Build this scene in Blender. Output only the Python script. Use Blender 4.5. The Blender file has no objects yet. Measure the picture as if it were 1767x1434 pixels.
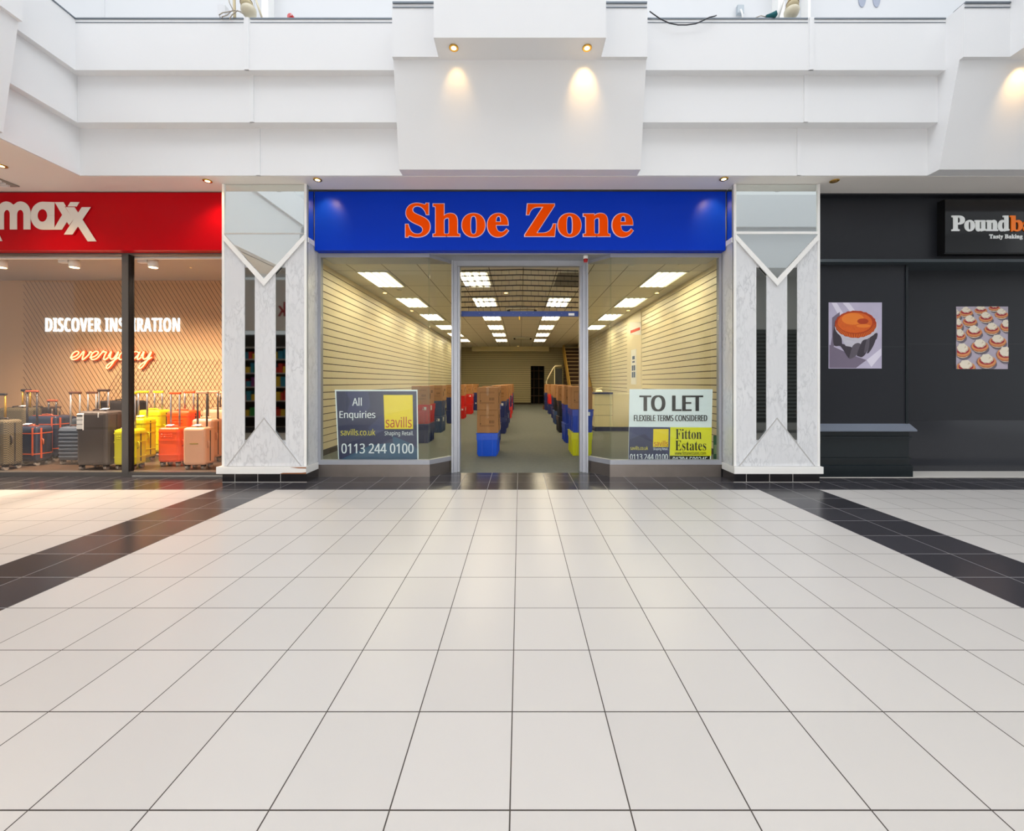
import bpy, bmesh, math, os, random
from mathutils import Vector, Matrix
random.seed(7)
SC = bpy.context.scene
COL = SC.collection

# ------------------------------------------------------------------ camera, sky, daylight, exposure
F = 695.0            # focal length in pixels of the 1767 px wide frame
VX, VY, EYE = 897.0, 660.0, 1.3
cam = bpy.data.cameras.new('camera')
cam.sensor_width = 36.0
cam.lens = F / 1767 * 36
cam.shift_x = (883.5 - VX) / 1767
cam.shift_y = (VY - 717.0) / 1767
cam.clip_start = 0.02
camo = bpy.data.objects.new('camera', cam)
camo.location = (0, 0, EYE)
camo.rotation_euler = (math.pi / 2, 0, 0)
COL.objects.link(camo)
SC.camera = camo

wd = bpy.data.worlds.new('sky')
SC.world = wd
wd.use_nodes = True
bgn = wd.node_tree.nodes['Background']
bgn.inputs[0].default_value = (0.93, 0.965, 1.0, 1)
bgn.inputs[1].default_value = 0.74

sk = bpy.data.lights.new('atrium_skylight', 'AREA')       # daylight through the glazed atrium roof
sk.shape = 'RECTANGLE'
sk.size, sk.size_y = 24.0, 7.0
sk.energy = 1480
sk.color = (0.955, 0.975, 1.0)
sko = bpy.data.objects.new('atrium_skylight', sk)
sko.location = (0, 0.8, 14.0)
COL.objects.link(sko)

SC.view_settings.view_transform = 'Standard'
SC.view_settings.look = 'None'
SC.view_settings.exposure = 0.06
SC.view_settings.gamma = 1.0
SC.view_settings.use_curve_mapping = False
SC.cycles.use_denoising = True
SC.cycles.max_bounces = 10
SC.cycles.diffuse_bounces = 5
SC.cycles.glossy_bounces = 5
SC.cycles.transparent_max_bounces = 16
SC.cycles.sample_clamp_indirect = 8.0

# ------------------------------------------------------------------ helpers
def PX(px, D): return (px - VX) / F * D
def PZ(py, D): return EYE + (VY - py) / F * D
def lin(c):
    def f(v):
        v /= 255.0
        return v / 12.92 if v <= 0.04045 else ((v + 0.055) / 1.055) ** 2.4
    return tuple(f(v) for v in c) + (1.0,)

MATS = {}
def mat(name, rgb=(200, 200, 200), rough=0.5, metal=0.0, emit=0.0, emit_rgb=None, spec=0.5, vary=0.0, vscale=8.0, bump=0.0, coat=0.0):
    if name in MATS: return MATS[name]
    m = bpy.data.materials.new(name)
    m.use_nodes = True
    nt = m.node_tree
    b = nt.nodes['Principled BSDF']
    b.inputs['Base Color'].default_value = lin(rgb)
    b.inputs['Roughness'].default_value = rough
    b.inputs['Metallic'].default_value = metal
    b.inputs['Specular IOR Level'].default_value = spec
    b.inputs['Coat Weight'].default_value = coat
    if emit:
        b.inputs['Emission Color'].default_value = lin(emit_rgb or rgb)
        b.inputs['Emission Strength'].default_value = emit
    if vary or bump:
        tc = nt.nodes.new('ShaderNodeTexCoord')
        nz = nt.nodes.new('ShaderNodeTexNoise')
        nz.inputs['Scale'].default_value = vscale
        nz.inputs['Detail'].default_value = 5
        nt.links.new(tc.outputs['Object'], nz.inputs['Vector'])
        if vary:
            mx = nt.nodes.new('ShaderNodeMix'); mx.data_type = 'RGBA'
            c = lin(rgb)
            mx.inputs[6].default_value = tuple(v * (1 - vary) for v in c[:3]) + (1,)
            mx.inputs[7].default_value = tuple(min(1, v * (1 + vary)) for v in c[:3]) + (1,)
            nt.links.new(nz.outputs['Fac'], mx.inputs[0])
            nt.links.new(mx.outputs[2], b.inputs['Base Color'])
        if bump:
            bp = nt.nodes.new('ShaderNodeBump')
            bp.inputs['Strength'].default_value = bump
            bp.inputs['Distance'].default_value = 0.01
            nt.links.new(nz.outputs['Fac'], bp.inputs['Height'])
            nt.links.new(bp.outputs['Normal'], b.inputs['Normal'])
    MATS[name] = m
    return m

def mth(nt, op, a, b=None, c=None):
    n = nt.nodes.new('ShaderNodeMath'); n.operation = op
    for i, v in enumerate((a, b, c)):
        if v is None: continue
        if isinstance(v, (int, float)): n.inputs[i].default_value = v
        else: nt.links.new(v, n.inputs[i])
    return n.outputs[0]

def mixc(nt, fac, a, b):
    n = nt.nodes.new('ShaderNodeMix'); n.data_type = 'RGBA'
    for i, v in ((0, fac), (6, a), (7, b)):
        if isinstance(v, (int, float, tuple)): n.inputs[i].default_value = v
        else: nt.links.new(v, n.inputs[i])
    return n.outputs[2]

def glass_mat(name, tint=(1, 1, 1), refl=1.0, rough=0.0):
    if name in MATS: return MATS[name]
    m = bpy.data.materials.new(name); m.use_nodes = True
    nt = m.node_tree
    for n in list(nt.nodes):
        if n.type != 'OUTPUT_MATERIAL': nt.nodes.remove(n)
    out = [n for n in nt.nodes if n.type == 'OUTPUT_MATERIAL'][0]
    tr = nt.nodes.new('ShaderNodeBsdfTransparent'); tr.inputs[0].default_value = tint + (1,)
    gl = nt.nodes.new('ShaderNodeBsdfGlossy'); gl.inputs['Roughness'].default_value = rough
    gl.inputs[0].default_value = (1, 1, 1, 1)
    lw = nt.nodes.new('ShaderNodeLayerWeight')                # Schlick reflectance of one glass face
    fac = mth(nt, 'MULTIPLY_ADD', mth(nt, 'POWER', lw.outputs['Facing'], 5.0), 0.9 * refl, 0.042 * refl)
    mx = nt.nodes.new('ShaderNodeMixShader')
    nt.links.new(fac, mx.inputs[0]); nt.links.new(tr.outputs[0], mx.inputs[1]); nt.links.new(gl.outputs[0], mx.inputs[2])
    nt.links.new(mx.outputs[0], out.inputs[0])
    MATS[name] = m
    return m

def floor_mat():
    m = bpy.data.materials.new('mall_floor_tiles'); m.use_nodes = True
    nt = m.node_tree; b = nt.nodes['Principled BSDF']
    geo = nt.nodes.new('ShaderNodeNewGeometry')
    sep = nt.nodes.new('ShaderNodeSeparateXYZ'); nt.links.new(geo.outputs['Position'], sep.inputs[0])
    S = 0.366; X0 = -0.030; Y0 = 4.884
    u = mth(nt, 'DIVIDE', mth(nt, 'SUBTRACT', sep.outputs[0], X0 - 60 * S), S)
    v = mth(nt, 'DIVIDE', mth(nt, 'SUBTRACT', sep.outputs[1], Y0 - 60 * S), S)
    fu = mth(nt, 'FRACT', u); fv = mth(nt, 'FRACT', v)
    du = mth(nt, 'ABSOLUTE', mth(nt, 'SUBTRACT', fu, 0.5)); dv = mth(nt, 'ABSOLUTE', mth(nt, 'SUBTRACT', fv, 0.5))
    g = mth(nt, 'GREATER_THAN', mth(nt, 'MAXIMUM', du, dv), 0.5 - 0.0062)
    gd = mth(nt, 'GREATER_THAN', mth(nt, 'MAXIMUM', du, dv), 0.5 - 0.0062)
    iu = mth(nt, 'FLOOR', u); iv = mth(nt, 'FLOOR', v)
    # dark bands: columns -10,-9 and 8,9 (counted from X0), and everything beyond Y0
    cu = mth(nt, 'SUBTRACT', iu, 60.0)
    bl = mth(nt, 'MULTIPLY', mth(nt, 'GREATER_THAN', cu, -10.5), mth(nt, 'LESS_THAN', cu, -8.5))
    br = mth(nt, 'MULTIPLY', mth(nt, 'GREATER_THAN', cu, 7.5), mth(nt, 'LESS_THAN', cu, 9.5))
    far = mth(nt, 'GREATER_THAN', sep.outputs[1], Y0)
    near = mth(nt, 'LESS_THAN', sep.outputs[1], Y0 - 13 * S)
    dark = mth(nt, 'MAXIMUM', mth(nt, 'MAXIMUM', bl, br), mth(nt, 'MAXIMUM', far, near))
    comb = nt.nodes.new('ShaderNodeCombineXYZ'); nt.links.new(iu, comb.inputs[0]); nt.links.new(iv, comb.inputs[1])
    wn = nt.nodes.new('ShaderNodeTexWhiteNoise'); wn.noise_dimensions = '2D'; nt.links.new(comb.outputs[0], wn.inputs['Vector'])
    nz = nt.nodes.new('ShaderNodeTexNoise'); nz.inputs['Scale'].default_value = 3.0; nz.inputs['Detail'].default_value = 8
    mp = nt.nodes.new('ShaderNodeMapping'); mp.inputs['Scale'].default_value = (0.6, 3.0, 1)
    nt.links.new(geo.outputs['Position'], mp.inputs[0]); nt.links.new(mp.outputs[0], nz.inputs['Vector'])
    var = wn.outputs['Value']
    white = mixc(nt, var, lin((190, 187, 184)), lin((194, 191, 188)))
    black = mixc(nt, var, lin((50, 49, 53)), lin((62, 61, 66)))
    wcol = mixc(nt, g, white, lin((62, 56, 52)))
    dcol = mixc(nt, gd, black, lin((150, 148, 150)))
    nt.links.new(mixc(nt, dark, wcol, dcol), b.inputs['Base Color'])
    r1 = mth(nt, 'MULTIPLY_ADD', nz.outputs['Fac'], 0.01, 0.31)
    r2 = mth(nt, 'MULTIPLY_ADD', dark, -0.11, r1)
    nt.links.new(mth(nt, 'MULTIPLY_ADD', g, 0.3, r2), b.inputs['Roughness'])
    nt.links.new(mth(nt, 'MULTIPLY_ADD', dark, -0.2, 0.42), b.inputs['Specular IOR Level'])
    bp = nt.nodes.new('ShaderNodeBump'); bp.inputs['Strength'].default_value = 0.25; bp.inputs['Distance'].default_value = 0.002
    nt.links.new(mth(nt, 'SUBTRACT', 1.0, g), bp.inputs['Height']); nt.links.new(bp.outputs[0], b.inputs['Normal'])
    return m

def marble_mat():
    m = bpy.data.materials.new('white_marble'); m.use_nodes = True
    nt = m.node_tree; b = nt.nodes['Principled BSDF']
    tc = nt.nodes.new('ShaderNodeTexCoord')
    mp = nt.nodes.new('ShaderNodeMapping'); mp.inputs['Rotation'].default_value = (0, 0.5, 0); mp.inputs['Scale'].default_value = (2.4, 1.7, 0.9)
    nt.links.new(tc.outputs['Object'], mp.inputs[0])
    n1 = nt.nodes.new('ShaderNodeTexNoise'); n1.inputs['Scale'].default_value = 7; n1.inputs['Detail'].default_value = 10; n1.inputs['Distortion'].default_value = 0.35
    n2 = nt.nodes.new('ShaderNodeTexNoise'); n2.inputs['Scale'].default_value = 2; n2.inputs['Detail'].default_value = 6
    nt.links.new(mp.outputs[0], n1.inputs['Vector']); nt.links.new(tc.outputs['Object'], n2.inputs['Vector'])
    vein = mth(nt, 'POWER', mth(nt, 'SUBTRACT', 1.0, mth(nt, 'MULTIPLY', mth(nt, 'ABSOLUTE', mth(nt, 'SUBTRACT', n1.outputs['Fac'], 0.5)), 4.0)), 7.0)
    patch = mth(nt, 'MULTIPLY', vein, mth(nt, 'MULTIPLY', mth(nt, 'SUBTRACT', n2.outputs['Fac'], 0.36), 1.7))
    patch = mth(nt, 'MAXIMUM', mth(nt, 'MINIMUM', patch, 0.6), 0.0)
    base = mixc(nt, n2.outputs['Fac'], lin((208, 210, 214)), lin((228, 230, 233)))
    nt.links.new(mixc(nt, patch, base, lin((150, 154, 160))), b.inputs['Base Color'])
    b.inputs['Roughness'].default_value = 0.22
    return m

def grid_ceiling_mat(name, rgb, line, sx, sy, ox, oy, w):
    m = bpy.data.materials.new(name); m.use_nodes = True
    nt = m.node_tree; b = nt.nodes['Principled BSDF']
    geo = nt.nodes.new('ShaderNodeNewGeometry'); sep = nt.nodes.new('ShaderNodeSeparateXYZ')
    nt.links.new(geo.outputs['Position'], sep.inputs[0])
    u = mth(nt, 'FRACT', mth(nt, 'DIVIDE', mth(nt, 'SUBTRACT', sep.outputs[0], ox - 40 * sx), sx))
    v = mth(nt, 'FRACT', mth(nt, 'DIVIDE', mth(nt, 'SUBTRACT', sep.outputs[1], oy - 40 * sy), sy))
    g = mth(nt, 'MAXIMUM', mth(nt, 'LESS_THAN', u, w / sx), mth(nt, 'LESS_THAN', v, w / sy))
    nt.links.new(mixc(nt, g, lin(rgb), lin(line)), b.inputs['Base Color'])
    b.inputs['Roughness'].default_value = 0.8
    return m

def box(bm, x0, x1, y0, y1, z0, z1, mi=0):
    if x0 > x1: x0, x1 = x1, x0
    if y0 > y1: y0, y1 = y1, y0
    if z0 > z1: z0, z1 = z1, z0
    v = [bm.verts.new(p) for p in ((x0, y0, z0), (x1, y0, z0), (x1, y1, z0), (x0, y1, z0), (x0, y0, z1), (x1, y0, z1), (x1, y1, z1), (x0, y1, z1))]
    for f in ((3, 2, 1, 0), (4, 5, 6, 7), (0, 1, 5, 4), (1, 2, 6, 5), (2, 3, 7, 6), (3, 0, 4, 7)):
        bm.faces.new([v[i] for i in f]).material_index = mi
    return v

def prism(bm, pts, a0, a1, axis, mi=0):
    """polygon of 2-D points swept along an axis: 'x' pts=(y,z), 'y' pts=(x,z), 'z' pts=(x,y)"""
    def mk(p, a):
        return {'x': (a, p[0], p[1]), 'y': (p[0], a, p[1]), 'z': (p[0], p[1], a)}[axis]
    A = [bm.verts.new(mk(p, a0)) for p in pts]; B = [bm.verts.new(mk(p, a1)) for p in pts]
    fs = [bm.faces.new(A), bm.faces.new(B[::-1])]
    n = len(pts)
    for i in range(n):
        fs.append(bm.faces.new((A[i], B[i], B[(i + 1) % n], A[(i + 1) % n])))
    for f in fs: f.material_index = mi
    return A + B

def tube(bm, pts, r, seg=8, mi=0, closed=False):
    pts = [Vector(p) for p in pts]
    n = len(pts); rings = []
    up = Vector((0, 0, 1))
    for i, p in enumerate(pts):
        if closed: t = pts[(i + 1) % n] - pts[i - 1]
        else: t = pts[min(i + 1, n - 1)] - pts[max(i - 1, 0)]
        t.normalize()
        ref = up if abs(t.dot(up)) < 0.95 else Vector((1, 0, 0))
        a = t.cross(ref).normalized(); b = t.cross(a).normalized()
        rr = r[i] if isinstance(r, (list, tuple)) else r
        rings.append([bm.verts.new(p + (a * math.cos(k * 2 * math.pi / seg) + b * math.sin(k * 2 * math.pi / seg)) * rr) for k in range(seg)])
    for i in range(n if closed else n - 1):
        A, B = rings[i], rings[(i + 1) % n]
        for k in range(seg):
            f = bm.faces.new((A[k], A[(k + 1) % seg], B[(k + 1) % seg], B[k])); f.material_index = mi; f.smooth = True
    if not closed:
        bm.faces.new(rings[0]).material_index = mi; bm.faces.new(rings[-1][::-1]).material_index = mi

def cyl(bm, c, r0, r1, h, axis='z', seg=24, mi=0):
    c = Vector(c); d = {'x': Vector((1, 0, 0)), 'y': Vector((0, 1, 0)), 'z': Vector((0, 0, 1))}[axis]
    tube2 = []
    a = Vector((0, 1, 0)) if axis == 'x' else Vector((1, 0, 0)); b = d.cross(a)
    for rr, hh in ((r0, 0), (r1, h)):
        tube2.append([bm.verts.new(c + d * hh + (a * math.cos(k * 2 * math.pi / seg) + b * math.sin(k * 2 * math.pi / seg)) * rr) for k in range(seg)])
    for k in range(seg):
        f = bm.faces.new((tube2[0][k], tube2[0][(k + 1) % seg], tube2[1][(k + 1) % seg], tube2[1][k])); f.material_index = mi; f.smooth = True
    bm.faces.new(tube2[0][::-1]).material_index = mi; bm.faces.new(tube2[1]).material_index = mi

def lathe(bm, c, prof, axis, seg=24, mi=0):
    """profile of (radius, along) revolved around a unit axis through c"""
    c = Vector(c); d = Vector(axis).normalized()
    a = d.cross(Vector((0, 0, 1)) if abs(d.z) < 0.9 else Vector((1, 0, 0))).normalized(); b = d.cross(a)
    rings = [[bm.verts.new(c + d * h + (a * math.cos(k * 2 * math.pi / seg) + b * math.sin(k * 2 * math.pi / seg)) * max(r, 1e-4)) for k in range(seg)] for r, h in prof]
    for A, B in zip(rings, rings[1:]):
        for k in range(seg):
            f = bm.faces.new((A[k], A[(k + 1) % seg], B[(k + 1) % seg], B[k])); f.material_index = mi; f.smooth = True
    bm.faces.new(rings[0][::-1]).material_index = mi; bm.faces.new(rings[-1]).material_index = mi

def rbox(bm, x0, x1, y0, y1, z0, z1, r=0.03, seg=3, mi=0):
    """box with rounded edges"""
    v = box(bm, x0, x1, y0, y1, z0, z1, mi)
    es = list({e for q in v for e in q.link_edges})
    bmesh.ops.bevel(bm, geom=es, offset=r, segments=seg, profile=0.5, affect='EDGES', clamp_overlap=True)

def mesh_of(name, bm):
    bmesh.ops.recalc_face_normals(bm, faces=bm.faces)
    me = bpy.data.meshes.new(name); bm.to_mesh(me); bm.free()
    return me

def obj(name, geo, mats, parent=None, label=None, smooth=False):
    me = geo if isinstance(geo, bpy.types.Mesh) else mesh_of(name, geo)
    if not isinstance(mats, (list, tuple)): mats = [mats]
    if not me.materials:
        for m in mats: me.materials.append(m)
    if smooth:
        for p in me.polygons: p.use_smooth = True
    o = bpy.data.objects.new(name, me); COL.objects.link(o)
    if parent is not None:
        o.parent = parent
        if parent.get('_world'): o.matrix_parent_inverse = Matrix.Translation(-Vector(parent['_at']))
    if label: o['label'] = label
    return o

def B(name, mats, *boxes, parent=None, label=None):
    bm = bmesh.new()
    for b in boxes: box(bm, *b)
    return obj(name, bm, mats, parent, label)

def tag(o, label, cat, group=None, kind=None):
    o['label'] = label; o['category'] = cat
    if group: o['group'] = group
    if kind: o['kind'] = kind
    return o

def thing(name, label, cat, loc, group=None, kind=None, world=True, rz=0):
    """Empty at the thing's base. world=True: parts are given in world coordinates; else in the thing's own."""
    o = bpy.data.objects.new(name, None); COL.objects.link(o)
    o.empty_display_size = 0.1
    o.location = loc; o.rotation_euler = (0, 0, rz)
    if world:
        o['_world'] = 1; o['_at'] = tuple(loc)
    return tag(o, label, cat, group, kind)

def cleanup_private():
    for o in bpy.data.objects:
        for k in ('_world', '_at'):
            if k in o: del o[k]

# ---- lettering
FONTS = {}
def font(fn):
    if fn is None: return None
    if fn not in FONTS:
        try: FONTS[fn] = bpy.data.fonts.load(os.path.join(bpy.utils.system_resource('DATAFILES', path='fonts'), fn))
        except Exception: FONTS[fn] = None
    return FONTS[fn]
def serif(s):
    return ''.join(chr(0x1D400 + ord(c) - 65) if 'A' <= c <= 'Z' else chr(0x1D41A + ord(c) - 97) if 'a' <= c <= 'z' else c for c in s)
def boldsans(s):
    return ''.join(chr(0x1D5D4 + ord(c) - 65) if 'A' <= c <= 'Z' else chr(0x1D5EE + ord(c) - 97) if 'a' <= c <= 'z' else chr(0x1D7EC + ord(c) - 48) if '0' <= c <= '9' else c for c in s)

def sans(s):
    return ''.join(chr(0x1D7E2 + ord(c) - 48) if '0' <= c <= '9' else chr(0x1D5A0 + ord(c) - 65) if 'A' <= c <= 'Z' else chr(0x1D5BA + ord(c) - 97) if 'a' <= c <= 'z' else c for c in s)

def text_mesh(s, offset=0.0, depth=0.05, fn=None, spacing=1.0):
    c = bpy.data.curves.new('lettering', 'FONT')
    c.body = s; c.size = 1; c.offset = offset; c.extrude = depth / 2; c.resolution_u = 6; c.space_character = spacing
    f = font(fn)
    if f: c.font = f
    o = bpy.data.objects.new('lettering', c); COL.objects.link(o)
    dg = bpy.context.evaluated_depsgraph_get(); dg.update()
    me = bpy.data.meshes.new_from_object(o.evaluated_get(dg))
    bpy.data.objects.remove(o); bpy.data.curves.remove(c)
    me.materials.clear()
    return me

def text(name, s, x0, x1, z0, z1, y, m, parent, offset=0.0, fn=None, thick=0.004, back=False, ref=None, spacing=1.0, label=None, fat=0.0):
    """lettering fitted to the rectangle x0..x1, z0..z1 on the plane y, facing -y (or +y when back)"""
    me = text_mesh(s, offset, 0.05, fn, spacing)
    rm = text_mesh(s, 0.0, 0.05, fn, spacing) if ref else me
    xs = [v.co.x for v in rm.vertices]; ys = [v.co.y for v in rm.vertices]
    ax, bx, ay, by = min(xs), max(xs), min(ys), max(ys)
    for v in me.vertices:
        u = (v.co.x - ax) / (bx - ax); w = (v.co.y - ay) / (by - ay); d = v.co.z / 0.05 * thick
        if back: v.co = (x1 + (x0 - x1) * u, y + d, z0 + (z1 - z0) * w)
        else: v.co = (x0 + (x1 - x0) * u, y - d, z0 + (z1 - z0) * w)
    if ref and rm is not me: bpy.data.meshes.remove(rm)
    if fat:                                                   # heavier strokes: the same outlines laid a hair to either side
        bm = bmesh.new()
        for i, d in enumerate((-fat, 0, fat)):
            k = len(bm.verts); bm.from_mesh(me); bm.verts.ensure_lookup_table()
            for v in bm.verts[k:]: v.co.x += d; v.co.y -= .0004 * i
        bm.to_mesh(me); bm.free()
    return obj(name, me, m, parent, label)

def textp(name, s, p, D, m, parent, **k):
    """p = measured extent (left, top, right, bottom) at distance D"""
    return text(name, s, PX(p[0], D), PX(p[2], D), PZ(p[3], D), PZ(p[1], D), D - 0.004, m, parent, **k)

# ------------------------------------------------------------------ materials
M_white = mat('white_paint', (232, 233, 235), 0.55, vary=0.012, vscale=1.2)
M_soff = mat('soffit_paint', (236, 232, 227), 0.7, vary=0.02, vscale=2)
M_trimw = mat('white_trim', (238, 238, 236), 0.4)
M_steel = mat('steel_strip', (120, 128, 136), 0.3, 0.9)
M_alu = mat('grey_aluminium', (160, 163, 172), 0.38, 0.35, vary=0.03, vscale=20)
M_brush = mat('brushed_steel', (140, 132, 128), 0.32, 0.85, vary=0.15, vscale=6)
M_dk = mat('dark_frame', (100, 98, 96), 0.4, 0.3)
M_blue = mat('fascia_blue', (0, 54, 190), 0.35, spec=0.14)
M_red = mat('fascia_red', (190, 0, 18), 0.35, spec=0.12)
M_orange = mat('letter_orange', (255, 82, 0), 0.7, spec=.05)
M_pinkw = mat('letter_edge', (240, 214, 226), 0.4)
M_lw = mat('letter_white', (236, 232, 226), 0.4)
M_glass = glass_mat('window_glass', (0.95, 0.975, 0.955), 0.6)
M_glass2 = glass_mat('display_glass', (0.97, 0.97, 0.97), 0.65)
M_mirror = mat('mirror', (240, 246, 244), 0.02, 1.0)
M_mirror2 = mat('dim_mirror', (150, 152, 148), 0.03, 1.0)
M_marble = marble_mat()
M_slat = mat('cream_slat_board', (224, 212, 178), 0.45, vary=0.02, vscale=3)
M_groove = mat('slat_groove', (58, 48, 32), 0.8)
M_carpet = mat('grey_green_carpet', (100, 104, 98), 0.95, vary=0.16, vscale=14, bump=0.4)
M_blk = mat('black_panel', (34, 36, 42), 0.4, vary=0.06, vscale=2, spec=0.4)
M_blk2 = mat('black_green_gloss', (26, 34, 38), 0.25)
M_blkgl = mat('black_acrylic', (10, 10, 12), 0.08)
M_ply = mat('plinth_tile', (34, 33, 36), 0.25)
M_grout = mat('pale_grout', (190, 188, 184), 0.8)

# ------------------------------------------------------------------ floor and structure
def struct(o, label, cat):
    return tag(o, label, cat, kind='structure')

bm = bmesh.new(); box(bm, -13, 13, -1.2, 5.8, -0.12, 0)
struct(obj('floor', bm, floor_mat()), 'pale tiled mall floor with charcoal tile bands', 'floor')
struct(B('floor_shop', M_carpet, (-3.6, 3.6, 5.802, 25.5, -0.12, 0.0)), 'grey green carpet inside the shoe shop', 'floor')
struct(B('floor_display', mat('brown_floor', (82, 66, 54), 0.4, vary=0.1), (-13, -3.7, 5.802, 8.6, -0.12, 0.0)), 'brown display floor under the suitcases', 'floor')

# upper balcony fronts: stepped white fascia
T1, T2, T3, ZS, Z1, Z2, Z3 = 5.04, 4.917, 4.826, 3.89, 4.476, 5.043, 5.654
def tier_profile(back): return [(back, ZS), (T1, ZS), (T1, Z1), (T2, Z1), (T2, Z2), (T3, Z2), (T3, Z3), (back, Z3)]
BACK = 5.62
def joint(x, parent):
    bm = bmesh.new()
    for (y, a, b) in ((T1, ZS, Z1), (T2, Z1, Z2), (T3, Z2, Z3 + .012)):
        box(bm, x - .026, x + .026, y - .014, y + .01, a, b)
    obj('joint_strip', bm, M_white, parent)
def rail(pts_boxes, parent):
    bm = bmesh.new()
    for b in pts_boxes: box(bm, *b)
    obj('steel_edge', bm, M_steel, parent)

MIT = .178 / .214
def tier(name, x0, x1, jx, label, mitre=False):
    bm = bmesh.new(); vs = prism(bm, tier_profile(BACK), x0, x1, 'x')
    if mitre:
        for v in vs[:8]: v.co.x = -5.504 + (T1 - v.co.y) * MIT
    o = struct(obj(name, bm, M_white), label, 'balcony front')
    joint(jx, o)
    if mitre: x0 = -5.34
    rail([(x0 + .02, jx - .04, T3 - .008, T3 + .1, Z3 - .004, Z3 + .012), (jx + .04, x1 - .01, T3 - .008, T3 + .1, Z3 - .004, Z3 + .012),
          (x0 + .02, jx - .04, T3 - .004, T3, Z3 - .045, Z3 - .038), (jx + .04, x1 - .01, T3 - .004, T3, Z3 - .045, Z3 - .038)], o)
    return o
tier('wall_upper_left', -5.504, -1.466, -3.27, 'stepped white balcony front left of the projecting middle bay', True)
tier('wall_upper_right', 1.466, 5.11, 3.49, 'stepped white balcony front right of the projecting middle bay')

def bay(name, cx, label):
    bm = bmesh.new()
    prism(bm, [(BACK, ZS), (4.898, ZS), (4.674, Z2), (4.629, Z2), (4.629, Z3), (BACK, Z3)], cx - 1.468, cx + 1.468, 'x')
    o = struct(obj(name, bm, M_white), label, 'balcony bay')
    bm = bmesh.new(); box(bm, cx - .936, cx + .936, 4.372, 4.629, Z2, 6.3)
    obj('bay_box', bm, M_white, o)
    rail([(cx - 1.46, cx - .94, 4.615, 4.75, Z3 - .004, Z3 + .014), (cx + .94, cx + 1.46, 4.615, 4.75, Z3 - .004, Z3 + .014),
          (cx - 1.46, cx - .94, 4.622, 4.63, Z3 - .05, Z3 - .04), (cx + .94, cx + 1.46, 4.622, 4.63, Z3 - .05, Z3 - .04)], o)
    return o
bay('wall_bay_middle', 0.0, 'white projecting bay with sloping face above the blue sign')
bay('wall_bay_right', 6.57, 'white projecting bay above the black bakery front')

bm = bmesh.new()
vs = prism(bm, [(-6.2, ZS), (-5.504, ZS), (-5.504, Z1), (-5.405, Z1), (-5.405, Z2), (-5.326, Z2), (-5.326, Z3), (-6.2, Z3)], 0.9, BACK, 'y')
for v in vs[8:]: v.co.y = T1 - (v.co.x + 5.504) / MIT
wing = struct(obj('wall_upper_wing', bm, M_white), 'stepped white balcony front running towards the viewer', 'balcony front')
rail([(-5.42, -5.318, .9, 4.82, Z3 - .004, Z3 + .012)], wing)
bm = bmesh.new()
prism(bm, [(-5.6, ZS), (-5.36, ZS), (-5.2, Z2), (-5.155, Z2), (-5.155, Z3), (-5.6, Z3)], 0.9, 4.178, 'y')
struct(obj('wall_bay_wing', bm, M_white), 'white projecting bay with sloping face at the picture edge', 'balcony bay')

# soffit under the balcony, behind the fascia
struct(B('ceiling_soffit', M_soff, (-13, -5.52, .92, 5.55, ZS - .004, ZS - .0005), (-5.52, 13, 5.055, 5.55, ZS - .004, ZS - .0005), (-13, -6.2, .92, 5.55, ZS, ZS + .06)),
       'beige plaster soffit above the shop signs', 'soffit')
o = struct(B('ceiling_shadow_gap', mat('shadow_gap', (60, 58, 54), .8), (-2.775, 2.775, 5.40, 5.42, 3.868, 3.886)), 'thin dark strip between blue sign and soffit', 'trim')
# upper level wall behind the parapet
bm = bmesh.new(); box(bm, -13, 13, 6.2, 6.4, 5.4, 9.2)
for x in (-6.4, -4.1, 4.0): box(bm, x, x + .012, 6.192, 6.2, 5.5, 9.2)
up = struct(obj('wall_upper_floor', bm, mat('white_hoarding', (212, 214, 217), .5)), 'white hoarding wall on the upper floor', 'wall')
B('pilaster', M_trimw, (-3.88, -3.78, 6.05, 6.2, 5.5, 9.2), (3.88, 3.98, 6.05, 6.2, 5.5, 9.2), (4.33, 4.37, 6.05, 6.2, 5.5, 9.2), parent=up)
struct(B('ceiling_upper_slab', M_white, (-13, 13, 5.6, 6.3, 5.3, 5.5)), 'white slab behind the balcony parapet', 'slab')
struct(B('window_9', glass_mat('balustrade_glass', (.86, .9, .9), 1.0), (6.62, 8.3, 4.66, 4.675, Z3, 6.4)), 'glass balustrade on the balcony by the bakery bay', 'window')

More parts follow.
